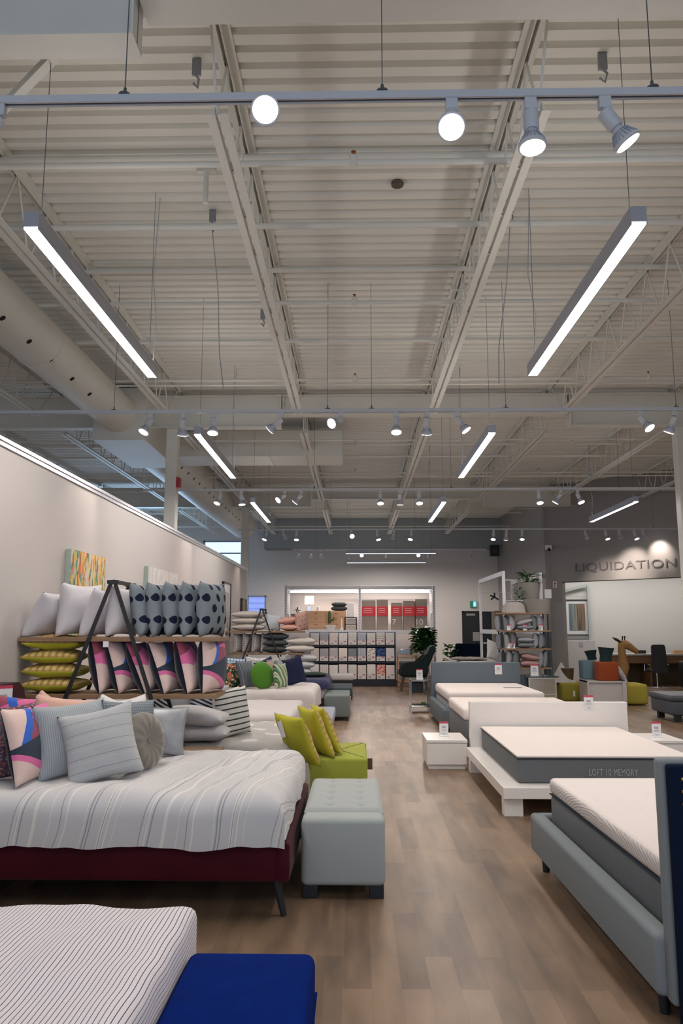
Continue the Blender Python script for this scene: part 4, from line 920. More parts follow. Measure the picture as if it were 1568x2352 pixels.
for x in (1.25, 2.78):
    for y in (3.5, 5.36): bm = nb(); lathe(bm, [(.022, 0), (.028, .12)], 14, (x, y, 0)); mk('leg', bm, DARKLEG, t, True)
t = thing('mattress', 'grey sided mattress with white knit topper on the lower right bed', 'mattress', (2.0, 4.4, .3))
bm = nb(); box(bm, 1.285, 2.745, 3.41, 5.33, .295, .50, .03, 3); mk('mattress_side', bm, MGREY, t, True)
bm = nb(); box(bm, 1.28, 2.75, 3.405, 5.335, .503, .605, .035, 4); tp = mk('topper', bm, [KNIT, wave_mat()], t, True)
for p in tp.data.polygons:
    if abs(p.normal.z) < .6: p.material_index = 1
bm = nb(); box(bm, 1.281, 2.749, 3.407, 5.333, .498, .504, .002); mk('edge_tape', bm, fabric('navy_tape', (.03, .04, .06)), t)
t = thing('headboard', 'navy velvet headboard with brass nail studs at the right edge', 'headboard', (2.05, 3.2, 0))
NV = mat('navy_velvet', (.005, .011, .030), .95, 0, 200, .2, .2, spec=.1)
bm = nb(); box(bm, 1.232, 2.86, 3.262, 3.312, .02, 1.04, .012, 3); mk('panel', bm, NV, t, True)
BRS = mat('brass_stud', (.55, .40, .16), .28, 1.0)
for k in range(20):
    bm = nb(); lathe(bm, [(.0085, 0), (.007, .004), (.003, .0065)], 12, M=Matrix.Translation((1.285, 3.262, .985-k*.049)) @ Matrix.Rotation(PI/2, 4, 'X')); mk('nail_stud', bm, BRS, t, True)
for k in range(3):
    bm = nb(); lathe(bm, [(.0085, 0), (.007, .004), (.003, .0065)], 12, M=Matrix.Translation((1.335+.05*k, 3.262, .985)) @ Matrix.Rotation(PI/2, 4, 'X')); mk('nail_stud', bm, BRS, t, True)
# the whole bed stands a little askew to the aisle
PV = Vector((1.2, 5.4, 0)); RT = Matrix.Rotation(.021, 3, 'Z')
for o in list(C.objects):
    if o.parent is None and o.get('label') and any(s in o['label'] for s in ('grey upholstered bed at the lower right', 'topper on the lower right bed', 'navy velvet headboard')):
        o.location = PV + RT @ (o.location-PV); o.rotation_euler = (0, 0, .021)
# white lacquer platform bed
t = thing('bed', 'white lacquer platform bed with a plain low headboard', 'bed', (2.2, 7.9, 0))
bm = nb(); box(bm, 1.25, 3.13, 6.80, 9.03, .15, .245, .005); mk('platform', bm, GLOSSW, t)
bm = nb(); box(bm, 1.30, 3.10, 9.03, 9.12, .10, .745, .004); mk('headboard', bm, GLOSSW, t)
for x0 in (1.25, 2.97):
    for y0 in (6.84, 8.8): bm = nb(); box(bm, x0+.01, x0+.17, y0, y0+.12, 0, .15, .003); mk('leg', bm, GLOSSW, t)
t = thing('mattress', 'grey sided memory foam mattress with white top on the white bed', 'mattress', (2.18, 7.95, .245))
bm = nb(); box(bm, 1.415, 2.935, 6.98, 8.96, .245, .455, .02, 3); mk('mattress_side', bm, MGREY, t, True)
bm = nb(); box(bm, 1.41, 2.94, 6.975, 8.965, .459, .482, .011, 3); mk('top_panel', bm, KNIT, t, True)
bm = nb(); box(bm, 1.407, 2.943, 6.972, 8.968, .453, .461, .003); mk('edge_tape', bm, fabric('dark_tape', (.05, .055, .06)), t)
bm = nb(); box(bm, 2.66, 2.73, 6.966, 6.975, .435, .455); mk('red_label', bm, TAGR, t)
l_ = text_obj('LOFT 10 MEMORY', .078, mat('print_grey', (.34, .36, .38), .7), 'printed_name', .0012, .62, 1.12)
l_.parent = t; l_.location = (2.03-2.18, 6.975-7.95, .315-.245)
nightstand('white lacquer nightstand at the left of the white bed', .80, 1.26, 9.0, 9.62, .325, GLOSSW, knobs=False)
nightstand('white lacquer nightstand at the right of the white bed', 3.24, 3.72, 9.0, 9.62, .325, GLOSSW, knobs=False)
price_tag('price tag in a stand on the left white nightstand', (1.03, 9.3, .325))
price_tag('price tag in a stand on the right white nightstand', (3.50, 9.25, .325), h=.18)
price_tag('price tag standing on top of the white headboard', (2.66, 9.022, .655), h=.17, stand=False)
# bed just behind the white headboard
t = thing('mattress', 'white topped mattress peeking out behind the white headboard', 'mattress', (2.1, 10.2, .1))
bm = nb(); box(bm, 1.33, 2.86, 9.75, 11.3, .10, .45, .03, 3); mk('mattress_side', bm, MGREY, t, True)
bm = nb(); box(bm, 1.325, 2.865, 9.745, 11.305, .45, .60, .04, 3); mk('topper', bm, KNIT, t, True)
bm = nb(); box(bm, 1.4, 2.8, 9.8, 11.2, 0, .1); tag(mk('low_bed', bm, MGREY), 'low grey bed base under the mattress behind the white headboard', 'bed')
# grey bed with tall headboard
GR2 = fabric('slate_grey_upholstery', (.13, .16, .185), ns=320, na=.12, bs=.2)
t = thing('bed', 'slate grey bed with a tall flat headboard facing the camera', 'bed', (2.1, 13.1, 0))
bm = nb(); box(bm, 1.36, 2.97, 14.14, 14.24, .03, .965, .02, 3); mk('headboard', bm, GR2, t, True)
bm = nb(); box(bm, 1.325, 1.41, 12.1, 14.15, .06, .36, .02, 3); mk('side_rail', bm, GR2, t, True)
bm = nb(); box(bm, 2.92, 3.0, 12.1, 14.15, .06, .36, .02, 3); mk('side_rail', bm, GR2, t, True)
bm = nb(); box(bm, 1.325, 3.0, 12.05, 12.13, .06, .34, .02, 3); mk('foot_rail', bm, GR2, t, True)
for x in (1.40, 2.92):
    for y in (12.15, 14.1): bm = nb(); box(bm, x-.03, x+.03, y-.03, y+.03, 0, .07); mk('leg', bm, DARKLEG, t)
t = thing('mattress', 'thick white mattress on the slate grey bed', 'mattress', (2.15, 13.1, .25))
bm = nb(); box(bm, 1.43, 2.91, 12.25, 14.10, .25, .44, .04, 3); mk('lower_layer', bm, fabric('grey_layer', (.38, .38, .39)), t, True)
bm = nb(); box(bm, 1.42, 2.92, 12.15, 14.12, .44, .60, .05, 3); mk('upper_layer', bm, KNIT, t, True)
bm = nb(); box(bm, 1.418, 2.922, 12.148, 14.122, .436, .446, .003); mk('edge_tape', bm, MGREY, t)
price_tag('price tag stuck on the slate grey headboard', (2.57, 14.13, .74), .05, .2, .13, stand=False)
bm = nb(); box(bm, 2.45, 2.75, 12.9, 13.1, .601, .606, .002); tag(mk('plastic_sleeve', bm, mat('clear_gloss', (.75, .75, .78), .1)), 'glossy flat sleeve lying on the thick white mattress', 'sleeve')
# chrome side table
t = thing('side_table', 'square chrome frame side table beside the slate grey headboard', 'side table', (1.2, 15.0, 0))
bm = nb(); x0, x1, y0, y1 = 1.02, 1.40, 14.8, 15.25
for x in (x0, x1-.025):
    for y in (y0, y1-.025): box(bm, x, x+.025, y, y+.025, 0, .60, .003)
for z in (.10, .575):
    for a in ((x0, x1, y0, y0+.025), (x0, x1, y1-.025, y1), (x0, x0+.025, y0, y1), (x1-.025, x1, y0, y1)): box(bm, a[0], a[1], a[2], a[3], z, z+.025, .003)
mk('chrome_frame', bm, CHROME, t)
bm = nb(); box(bm, x0+.02, x1-.02, y0+.02, y1-.02, .585, .597); mk('glass_top', bm, mat('grey_glass', (.25, .28, .30), .05), t)
bm = nb(); box(bm, x0+.02, x1-.02, y0+.02, y1-.02, .11, .125); mk('lower_shelf', bm, mat('mirror_shelf', (.5, .5, .5), .1, .8), t)
bm = nb(); box(bm, x0+.04, x0+.25, y0+.08, y1-.05, .36, .56, .01); tag(mk('storage_basket', bm, mat('black_basket', (.012, .018, .025), .5)), 'black box hanging inside the chrome side table', 'box')
bm = nb(); lathe(bm, [(.05, 0), (.06, .02), (.045, .05)], 16, (1.28, 15.0, .125)); tag(mk('potted_moss', bm, mat('moss_green', (.05, .11, .03), .9, ns=60, na=.4, bs=.8), smooth=True), 'small green plant on the lower shelf of the chrome table', 'plant')
price_tag('price tag on the chrome side table', (1.21, 14.95, .60), h=.2, w=.12)
# mirrored nightstand
t = thing('nightstand', 'mirrored two drawer nightstand right of the slate grey bed', 'nightstand', (3.35, 14.3, 0))
MIR = mat('antique_mirror', (.62, .58, .50), .12, .85, ns=4, na=.1); CHAMP = mat('champagne_edge', (.70, .66, .58), .25, .8)
bm = nb(); box(bm, 3.10, 3.60, 14.1, 14.55, .12, .70, .004); mk('carcass', bm, CHAMP, t)
for z0, z1 in ((.14, .40), (.42, .67)):
    bm = nb(); box(bm, 3.13, 3.57, 14.08, 14.1, z0, z1, .004); dd = mk('drawer', bm, MIR, t)
    bm = nb(); bmesh.ops.create_icosphere(bm, subdivisions=2, radius=.014, matrix=Matrix.Translation((3.35, 14.065, (z0+z1)/2))); mk('knob', bm, CHROME, dd, 'all')
for x in (3.13, 3.57):
    for y in (14.13, 14.52): bm = nb(); tube(bm, (x, y, .12), (x, y, 0), .018, 10, .012); mk('leg', bm, CHAMP, t)
bm = nb(); box(bm, 3.06, 3.64, 14.05, 14.6, .70, .72, .004); mk('dark_top', bm, mat('smoked_glass', (.05, .07, .08), .08), t)
price_tag('price tag on the mirrored nightstand', (3.26, 14.3, .72), h=.2, w=.14)
bm = nb(); box(bm, 3.04, 3.09, 14.15, 14.5, .0, .72); tag(mk('partition_screen', bm, mat('dark_teal_panel', (.02, .04, .045), .4)), 'dark narrow panel between the grey headboard and mirrored nightstand', 'screen')

# ================================================================ BACK: WHITE RACKING
def upright(bm, x, y, zt, w=.05, slots=True): box(bm, x-w/2, x+w/2, y-w/2, y+w/2, 0, zt, .004)
RK = mat('racking_white', (.80, .80, .84), .35)
t = thing('storage_rack', 'tall white steel rack before the back wall with merchandise on its deck', 'rack', (.1, 22.4, 0))
for x in (-2.02, .10, 2.22):
    bm = nb()
    for y in (22.0, 22.9): upright(bm, x, y, 2.78, .07)
    for z in (.4, 1.2, 2.0, 2.7): bar(bm, (x, 22.03, z), (x, 22.87, z), .03, .03)
    mk('upright_frame', bm, RK, t)
    bm = nb()
    for k in range(34): box(bm, x-.008, x+.008, 21.962, 21.966, .1+k*.08, .13+k*.08)
    mk('slot_column', bm, mat('slot_dark', (.12, .13, .15), .6), t)
for z in (1.46, 2.72):
    for y in (22.0, 22.9): bm = nb(); box(bm, -1.99, 2.19, y-.025, y+.025, z-.05, z+.05, .004); mk('cross_beam', bm, RK, t)
bm = nb(); box(bm, -1.99, 2.19, 22.02, 22.88, 1.475, 1.50); mk('deck_panel', bm, WHITEM, t)
bm = nb(); box(bm, -1.95, 2.15, 22.6, 22.66, 2.60, 2.66); mk('led_strip', bm, mat('led_on', (1, 1, 1), .5, emis=5, ecol=(1, .92, .86)), t)
area_light('rack_strip_lamp', (.1, 22.63, 2.595), (0, 0, 0), 4.0, .05, 42, (1, .86, .78))
ZD = 1.501
bm = nb(); box(bm, -2.0, 2.2, 23.25, 23.29, 0, 2.62); tag(mk('rack_back_panel', bm, mat('rack_backing', (.60, .55, .52), .6)), 'pale warm backing panel behind the merchandise on the rack', 'panel')
# dresser
t = thing('dresser', 'wide light oak dresser on the rack deck', 'dresser', (-.95, 22.55, ZD))
bm = nb(); box(bm, -1.48, -.30, 22.35, 22.8, ZD+.05, ZD+.56, .006); mk('carcass', bm, LOAK, t)
for i in range(2):
    for j in range(3):
        x0 = -1.46+.585*i; z0 = ZD+.07+.16*j
        bm = nb(); box(bm, x0, x0+.565, 22.335, 22.35, z0, z0+.148, .003); dd = mk('drawer', bm, LOAK, t)
        bm = nb(); box(bm, x0+.24, x0+.33, 22.32, 22.335, z0+.09, z0+.105); mk('handle', bm, WALNUT, dd)
for x in (-1.42, -.36): bm = nb(); box(bm, x-.02, x+.02, 22.38, 22.42, ZD, ZD+.05); mk('leg', bm, WALNUT, t)
t = thing('table_lamp', 'lit table lamp with a white drum shade on the dresser', 'lamp', (-1.38, 22.55, ZD+.56))
bm = nb(); lathe(bm, [(.14, 0), (.13, .24)], 24, (-1.38, 22.55, ZD+.76)); mk('lamp_shade', bm, mat('shade_lit', (.9, .88, .85), .8, emis=1.6, ecol=(1, .93, .88)), t, True)
bm = nb(); box(bm, -1.44, -1.32, 22.5, 22.6, ZD+.56, ZD+.70, .004); tube(bm, (-1.38, 22.55, ZD+.7), (-1.38, 22.55, ZD+.77), .012); mk('lamp_base', bm, CHROME, t)
bm = nb(); lathe(bm, [(.04, 0), (.04, .12), (.03, .125)], 16, (-1.12, 22.5, ZD+.56)); tag(mk('candle', bm, tagw, smooth=True), 'short white candle beside the lamp on the dresser', 'candle')
for k in range(2): flat(('lower', 'upper')[k]+' dark grey cushion stacked on the dresser', DKG, .5-.04*k, .4, .15, (-.5, 22.55, ZD+.56+.12*k), 0, 'dark cushions on the dresser')
t = thing('side_cabinet', 'dark small cabinet left of the light oak dresser', 'cabinet', (-1.68, 22.5, ZD))
bm = nb(); box(bm, -1.88, -1.50, 22.32, 22.75, ZD, ZD+.32, .004); mk('body', bm, mat('ebony', (.02, .018, .016), .5), t)
bm = nb(); box(bm, -1.90, -1.48, 22.3, 22.77, ZD+.32, ZD+.48, .004); mk('top_drawer', bm, wood('grey_wood', (.18, .13, .10), (.27, .21, .16)), t)
price_tag('price tag on the dark small cabinet', (-1.57, 22.3, ZD+.1), h=.18, w=.1, stand=False)
def leaf(bm, base, d, L, w, up=.35, mi=0, curl=.5):
    base = Vector(base); d = Vector(d).normalized(); side = d.cross(Vector((0, 0, 1)));
    if side.length < .05: side = Vector((1, 0, 0))
    side.normalize(); pts = []
    n = 5
    for k in range(n+1):
        s = k/n; c = base+d*L*s+Vector((0, 0, -curl*L*s*s*.5)); ww = w*math.sin(PI*min(1, s*.92+.06))**.8/2
        pts.append((bm.verts.new(c-side*ww+Vector((0, 0, ww*up))), bm.verts.new(c), bm.verts.new(c+side*ww+Vector((0, 0, ww*up)))))
    for a, b in zip(pts, pts[1:]):
        for i in range(2):
            f = bm.faces.new((a[i], a[i+1], b[i+1], b[i])); f.material_index = mi
LEAFG = mat('leaf_green', (.035, .13, .02), .4, ns=9, na=.45); LEAFD = mat('leaf_dark', (.022, .085, .018), .35, ns=9, na=.5)
def plant(name, label, loc, pot, n, L, w, H, m=None, spread=1.0, stem=True, zlo=.0, seed=1, potm=None, tiers=True):
    """pot=(r,h); leaves on short stems between zlo and H above the pot"""
    rnd = random.Random(seed); t = thing(name, label, 'plant', loc); x, y, z = loc
    if pot:
        bm = nb(); r, h = pot; lathe(bm, [(r*.78, 0), (r, h), (r*.9, h), (r*.85, h*.9)], 24, loc); mk('pot', bm, potm or WHITEM, t, True); z0 = z+h*.9
        bm = nb(); lathe(bm, [(r*.86, h*.86), (.01, h*.9)], 20, loc); mk('soil', bm, mat('soil', (.03, .02, .015), .9), t)
    else: z0 = z
    if stem:
        bm = nb(); sweep(bm, [(x, y, z0-.03), (x+.02, y, z0+H*.4), (x-.02, y, z0+H*.9)], [.016, .012, .006], 8); mk('stem', bm, mat('stem_brown', (.14, .10, .06), .8), t, True)
    bm = nb()
    for k in range(n):
        a = k*2.4+rnd.uniform(-.4, .4); hz = z0+zlo+(H-zlo)*((k+.5)/n if tiers else rnd.random()*.3); el = rnd.uniform(-.1, .9)
        rr = spread*rnd.uniform(.02, .10); b = (x+math.cos(a)*rr, y+math.sin(a)*rr, hz)
        leaf(bm, b, (math.cos(a)*math.cos(el), math.sin(a)*math.cos(el), math.sin(el)), L*rnd.uniform(.7, 1.15), w*rnd.uniform(.8, 1.1))
    mk('foliage', bm, m or LEAFG, t, 'all'); return t
plant('potted_plant', 'small bushy plant on the dark cabinet of the rack', (-1.72, 22.5, ZD+.48), (.05, .05), 16, .13, .04, .08, LEAFD, .3, False, seed=4)
# cactus in white pot, standing in front on the cream shelf edge
t = thing('potted_cactus', 'tall cactus in a white pot on the front edge of the rack deck', 'plant', (-.74, 22.15, ZD))
bm = nb(); lathe(bm, [(.11, 0), (.17, .14), (.16, .15), (.14, .13)], 24, (-.74, 22.15, ZD-.06+.06)); mk('pot', bm, GLOSSW, t, True)
bm = nb(); lathe(bm, [(.15, .13), (.13, .18), (.02, .2)], 18, (-.74, 22.15, ZD)); mk('gravel', bm, mat('gravel_tan', (.45, .33, .17), .9, ns=60, na=.4, bs=.8), t, True)
CAC = mat('cactus_green', (.06, .09, .025), .6, ns=30, na=.3, bs=.4)
bm = nb(); lathe(bm, [(.035, .15), (.05, .3), (.045, .5), (.02, .56)], 12, (-.77, 22.15, ZD)); sweep(bm, [(-.74, 22.15, ZD+.28), (-.66, 22.15, ZD+.3), (-.64, 22.15, ZD+.38)], [.025, .028, .015], 8); mk('cactus_body', bm, CAC, t, True)
bm = nb(); lathe(bm, [(.05, 0), (.05, .05), (.02, .1), (.012, .32), (.01, .34)], 14, (-.42, 22.1, ZD)); tag(mk('candlestick', bm, GLOSSW, smooth=True), 'slim white candlestick right of the cactus', 'candlestick')
# nested grey tables and boxes
t = thing('stacked_tables', 'small grey stepped display tables at the middle of the rack deck', 'table', (-.12, 22.45, ZD))
for k, (x0, x1, z0, z1) in enumerate(((-.28, -.02, 0, .14), (-.28, .0, .18, .34))):
    bm = nb(); box(bm, x0, x1, 22.3, 22.6, ZD+z0, ZD+z1, .004); mk('grey_box', bm, mat('box_grey', (.42, .38, .36), .6), t)
bm = nb(); box(bm, -.34, .02, 22.28, 22.62, ZD+.36, ZD+.38); box(bm, -.34, -.31, 22.28, 22.31, ZD, ZD+.36); box(bm, -.01, .02, 22.28, 22.31, ZD, ZD+.36); box(bm, -.34, .02, 22.28, 22.62, ZD+.16, ZD+.175); mk('frame', bm, mat('ebony', (.02, .018, .016), .5), t)
bm = nb(); box(bm, -.26, -.06, 22.4, 22.6, ZD+.385, ZD+.8, .006); tag(mk('carton', bm, tagw), 'pale carton standing on the grey display tables', 'carton')
# boxed mattresses
KR = mat('box_kraft_grey', (.25, .205, .175), .6, ns=2, na=.08); RED = mat('box_red_band', (.60, .025, .04), .5)
for k, (x0, x1, yo, num) in enumerate(((.16, .56, .1, ''), (.60, .92, 0, ''), (1.02, 1.33, .05, '7'), (1.36, 1.69, .0, '10'), (1.71, 2.05, .03, '10'))):
    t = thing('boxed_mattress', 'taupe mattress carton with red band, '+('leftmost of the five', 'second from the left', 'third from the left, printed 7', 'partly behind the rightmost one', 'rightmost, printed with a 10')[k]+' on the rack', 'carton', ((x0+x1)/2, 22.4, ZD), group='boxed mattresses on the rack')
    bm = nb(); zt = ZD+(.87, .88, .80, .85, .90)[k]; box(bm, x0, x1, 22.25+yo, 22.6+yo, ZD, zt, .004); mk('carton_body', bm, KR, t)
    bm = nb(); box(bm, x0-.003, x1+.003, 22.245+yo, 22.6+yo, ZD+.42, ZD+.69, .002); rb = mk('red_band', bm, RED, t)
    bm = nb()
    for j in range(3): box(bm, x0+.05, x1-.09, 22.243+yo, 22.245+yo, ZD+.62-.055*j, ZD+.635-.055*j)
    mk('printed_lines', bm, mat('print_pale', (.75, .5, .48), .6), rb)
    if k in (2, 4):
        n_ = text_obj(num, .24, mat('numeral_white', (.75, .72, .70), .5), 'printed_numeral', .001); n_.parent = t
        n_.location = (x0+.01-(x0+x1)/2-(.03 if k == 4 else 0), 22.243+yo-22.4, .16)
# gondola with packaged bedding
t = thing('display_gondola', 'black three shelf gondola filled with packaged bedding', 'shelf unit', (-.1, 21.6, 0))
bm = nb(); box(bm, -1.31, 1.10, 21.32, 21.75, 0, .17, .004); mk('base_plinth', bm, mat('gondola_black', (.008, .014, .024), .45), t)
bm = nb(); box(bm, -1.30, 1.09, 21.72, 21.75, .17, 1.46); mk('back_panel', bm, mat('gondola_blue_grey', (.16, .2, .25), .5), t)
for z in (.66, 1.10):
    bm = nb(); box(bm, -1.31, 1.09, 21.36, 21.72, z-.045, z, .003); mk('shelf', bm, mat('gondola_black', (.008, .014, .024), .45), t)
for x in (-1.31, 1.08): bm = nb(); box(bm, x, x+.02, 21.40, 21.74, .17, 1.46); mk('end_panel', bm, mat('gondola_end', (.25, .33, .42), .4), t)
def pk(n, c, kind=None, c2=(.2, .2, .22)):
    if kind == 'stripe': return stripe_mat('pack_'+n, c, [(.05, .3, 0, c2)], axes='xz')
    if kind == 'dots': return dots_mat('pack_'+n, c, c2, .045, .05, .011)
    if kind == 'motif': return motif_mat('pack_'+n, c, [c2], 22, .56)
    return mat('pack_'+n, c, .6, ns=6, na=.08)
PK = [[('dove grey', (0.52, 0.51, 0.54)), ('steel grey', (0.35, 0.36, 0.41)), ('sand', (0.68, 0.61, 0.58)), ('white veined', (0.72, 0.72, 0.75), 'motif', (0.85, 0.85, 0.85)), ('pale grey', (0.64, 0.62, 0.62)), ('cool grey', (0.43, 0.46, 0.52)), ('stone', (0.65, 0.64, 0.62)), ('black dotted', (0.72, 0.72, 0.72), 'dots', (0.04, 0.04, 0.06)), ('silver grey', (0.65, 0.64, 0.65))],
      [('light taupe', (0.64, 0.59, 0.58)), ('mid grey', (0.39, 0.39, 0.43)), ('warm grey', (0.52, 0.49, 0.49)), ('cream', (0.85, 0.78, 0.72)), ('dark chambray', (0.23, 0.26, 0.30)), ('zigzag printed', (0.61, 0.64, 0.70), 'stripe', (0.29, 0.29, 0.35)), ('leaf printed', (0.84, 0.81, 0.77), 'motif', (0.29, 0.30, 0.29)), ('navy marbled', (0.03, 0.05, 0.16), 'motif', (0.14, 0.23, 0.46)), ('plain lilac grey', (0.70, 0.67, 0.71))],
      [('white', (0.81, 0.80, 0.83)), ('candy striped', (0.80, 0.77, 0.77), 'stripe', (0.61, 0.52, 0.52)), ('ivory', (0.85, 0.81, 0.78)), ('pearl', (0.81, 0.75, 0.74)), ('oyster', (0.72, 0.70, 0.68)), ('linen', (0.75, 0.68, 0.64)), ('off white', (0.85, 0.81, 0.77)), ('coral patterned', (0.85, 0.48, 0.41), 'motif', (0.36, 0.06, 0.07)), ('beige banded', (0.80, 0.72, 0.70))]]
SHN = ('top shelf', 'middle shelf', 'bottom shelf')
for r, (row, zb) in enumerate(zip(PK, (1.105, .665, .175))):
    hgt = (.33, .36, .40)[r]
    for k, p in enumerate(row):
        x0 = -1.27+.2605*k; x1 = x0+.235; y0 = 21.40+.005*((k*7) % 3); m = pk(*p)
        t = thing('bedding_package', p[0]+' bedding pack, '+SHN[r]+' of the black gondola, '+('leftmost', 'second from left', 'third from left', 'fourth from left', 'in the middle', 'fourth from right', 'third from right', 'second from right', 'rightmost')[k], 'package', ((x0+x1)/2, y0, zb), group='packaged bedding sets on the gondola')
        hh = hgt*(1+.03*((k*5+r) % 3-1)); bm = nb(); box(bm, x0, x1, y0, y0+.26, zb, zb+hh, .012, 2); mk('folded_bedding', bm, m, t, True)
        bm = nb(); box(bm, x0+.004, x1-.004, y0-.004, y0, zb+.01, zb+hh*.36); c = mk('paper_sleeve', bm, mat('sleeve_pale', (.76, .70, .68), .5), t)
        bm = nb(); box(bm, x0+(.13 if k % 2 else .14), x1-.03, y0-.006, y0-.004, zb+hh*.27, zb+hh*.34); mk('red_mark', bm, TAGR, c)
        bm = nb(); box(bm, x0+.04, x0+.11, y0-.006, y0-.004, zb+.03, zb+hh*.22); mk('grey_print', bm, TAGG, c)
# fiddle-leaf and armchair in front of the rack
plant('potted_fig', 'dense dark green potted fig tree before the right end of the rack', (1.78, 20.6, 0), (.2, .35), 340, .17, .16, 1.22, LEAFD, 2.6, True, .62, 7)
DGR = fabric('bottle_green_upholstery', (.022, .034, .032), sheen=.2)
t = thing('armchair', 'dark green reclining shell armchair on wooden legs', 'armchair', (1.5, 19.7, 0))
bm = nb(); box(bm, 1.12, 1.78, 19.4, 20.0, .36, .52, .06, 4); mk('seat', bm, DGR, t, True)
bm = nb(); prism(bm, [(1.55, .42), (1.72, .42), (2.0, 1.08), (1.96, 1.14), (1.86, 1.13), (1.6, .62)], 'y', 19.38, 20.02); bmesh.ops.bevel(bm, geom=list(bm.edges), offset=.03, segments=3, affect='EDGES'); mk('backrest', bm, DGR, t, True)
for y in (19.34, 19.98):
    bm = nb(); prism(bm, [(1.06, .40), (1.14, .66), (1.5, .70), (1.75, .95), (1.8, .5), (1.7, .40)], 'y', y, y+.08); bmesh.ops.bevel(bm, geom=list(bm.edges), offset=.02, segments=2, affect='EDGES'); mk('armrest', bm, DGR, t, True)
for x, s in ((1.2, -1), (1.72, 1)):
    for y in (19.45, 19.95): bm = nb(); tube(bm, (x, y, .38), (x+.08*s, y, 0), .022, 10, .014); mk('leg', bm, WALNUT, t)
t = thing('storage_bench', 'low oak shelf with baskets beyond the green armchair', 'shelf', (1.25, 21.0, 0))
bm = nb(); box(bm, 1.13, 1.66, 21.1, 21.5, .80, .84); mk('top', bm, LOAK, t)
for z in (.42, .12): bm = nb(); box(bm, 1.13, 1.66, 21.1, 21.5, z, z+.03); mk('shelf', bm, LOAK, t)
for x in (1.13, 1.63):
    for y in (21.1, 21.47): bm = nb(); box(bm, x, x+.03, y, y+.03, 0, .80); mk('leg', bm, LOAK, t)
bm = nb(); box(bm, 1.17, 1.6, 21.15, 21.45, .45, .66, .02); tag(mk('storage_basket', bm, fabric('blue_grey_basket', (.10, .13, .16))), 'blue grey basket in the low oak shelf', 'basket')
bm = nb(); box(bm, 1.2, 1.42, 21.15, 21.35, .84, 1.0, .005); tag(mk('photo_frame', bm, CHROME), 'silver box frame on the low oak shelf', 'frame')
bm = nb(); box(bm, 1.46, 1.53, 21.2, 21.3, .84, 1.06, .005); tag(mk('dark_vase', bm, mat('vase_grey', (.1, .11, .13), .4)), 'slim dark grey vase on the low oak shelf', 'vase')
# second fig, black tub chair, bed in the corner
plant('potted_fig', 'small fiddle leaf fig standing before the back wall, left of the black door', (2.55, 20.9, .35), (.09, .14), 34, .21, .15, .62, LEAFG, 1.2, True, .2, 12, WHITEM)
bm = nb(); lathe(bm, [(.2, 0), (.2, .02), (.03, .04), (.03, .32), (.26, .33), (.26, .35)], 24, (2.55, 20.9, 0)); tag(mk('pedestal_table', bm, BLACKM, smooth=True), 'black round pedestal table under the small fiddle leaf fig', 'table')
t = thing('tub_chair', 'black tub chair before the black back door', 'chair', (3.0, 21.2, 0))
bm = nb(); box(bm, 2.72, 3.38, 20.9, 21.5, .3, .5, .05, 3); mk('seat', bm, NV, t, True)
bm = nb(); box(bm, 2.66, 3.42, 20.86, 20.98, .4, 1.16, .05, 4); mk('backrest', bm, NV, t, True)
for x in (2.62, 3.34): bm = nb(); box(bm, x, x+.1, 20.9, 21.5, .4, .95, .04, 3); mk('armrest', bm, NV, t, True)
for x in (2.8, 3.3):
    for y in (20.98, 21.42): bm = nb(); tube(bm, (x, y, .32), (x, y, 0), .018, 8, .012); mk('leg', bm, DARKLEG, t)
t = thing('bed', 'pale bed in the far corner behind the slate grey headboard', 'bed', (2.9, 17.6, 0))
bm = nb(); box(bm, 2.2, 3.5, 16.9, 18.9, .15, .5, .03); mk('bed_frame', bm, SHEET, t, True)
bm = nb(); box(bm, 2.25, 3.45, 16.95, 18.85, .5, .86, .06, 3); mk('mattress', bm, SHEET, t, True)
for x in (2.28, 3.42):
    for y in (17.0, 18.8): bm = nb(); tube(bm, (x, y, .16), (x, y, 0), .03, 8); mk('leg', bm, DARKLEG, t)
flat('mottled beige throw folded on the bed in the far corner', motif_mat('mottled_throw', (.42, .38, .32), [(.22, .2, .17)], 25, .5), .8, .6, .08, (2.5, 17.4, .86), name='folded_throw', cat='throw')
cushion('white cushion leaning on the bed in the far corner', fabric('bright_white', (.7, .7, .7)), .46, .46, .16, (3.02, 17.0, .86), .5, -.3, .3, seed=3)
# ================================================================ RIGHT BACK: WHITE UPRIGHT RACKS, BLACK SHELF
def side_rack(label, x, y0, y1, cross=()):
    t = thing('storage_rack', label, 'rack', (x, (y0+y1)/2, 0), group='white racks running along the right aisle')
    for y in (y0, y1): bm = nb(); box(bm, x-.03, x+.03, y-.035, y+.035, 0, 2.79, .004); mk('upright', bm, RK, t)
    bm = nb(); box(bm, x-.03, x+.03, y0, y1, 2.69, 2.79, .004); mk('top_beam', bm, RK, t)
    bm = nb(); box(bm, x-.03, x+.03, y0, y1, 1.44, 1.54, .004); mk('lower_beam', bm, RK, t)
    return t
r1 = side_rack('nearer white steel rack frame behind the mirrored nightstand', 3.16, 16.45, 19.6)
r2 = side_rack('farther right white steel rack frame by the grey wall', 4.08, 17.0, 20.1)
for z in (2.48, 2.0, 1.2):
    bm = nb(); tube(bm, (3.16, 19.6, z), (4.08, 19.9, z), .014, 8); mk('tie_bar', bm, RK, r1)
bm = nb(); tube(bm, (3.16, 16.45, 2.14), (4.08, 17.0, 2.14), .014, 8); tube(bm, (3.16, 16.45, 2.60), (4.08, 17.0, 2.60), .012, 8); mk('front_tie_bar', bm, RK, r1)
t = thing('figurine', 'small black star shaped ornament hanging in the white rack', 'ornament', (3.55, 19.75, 2.30))
bm = nb()
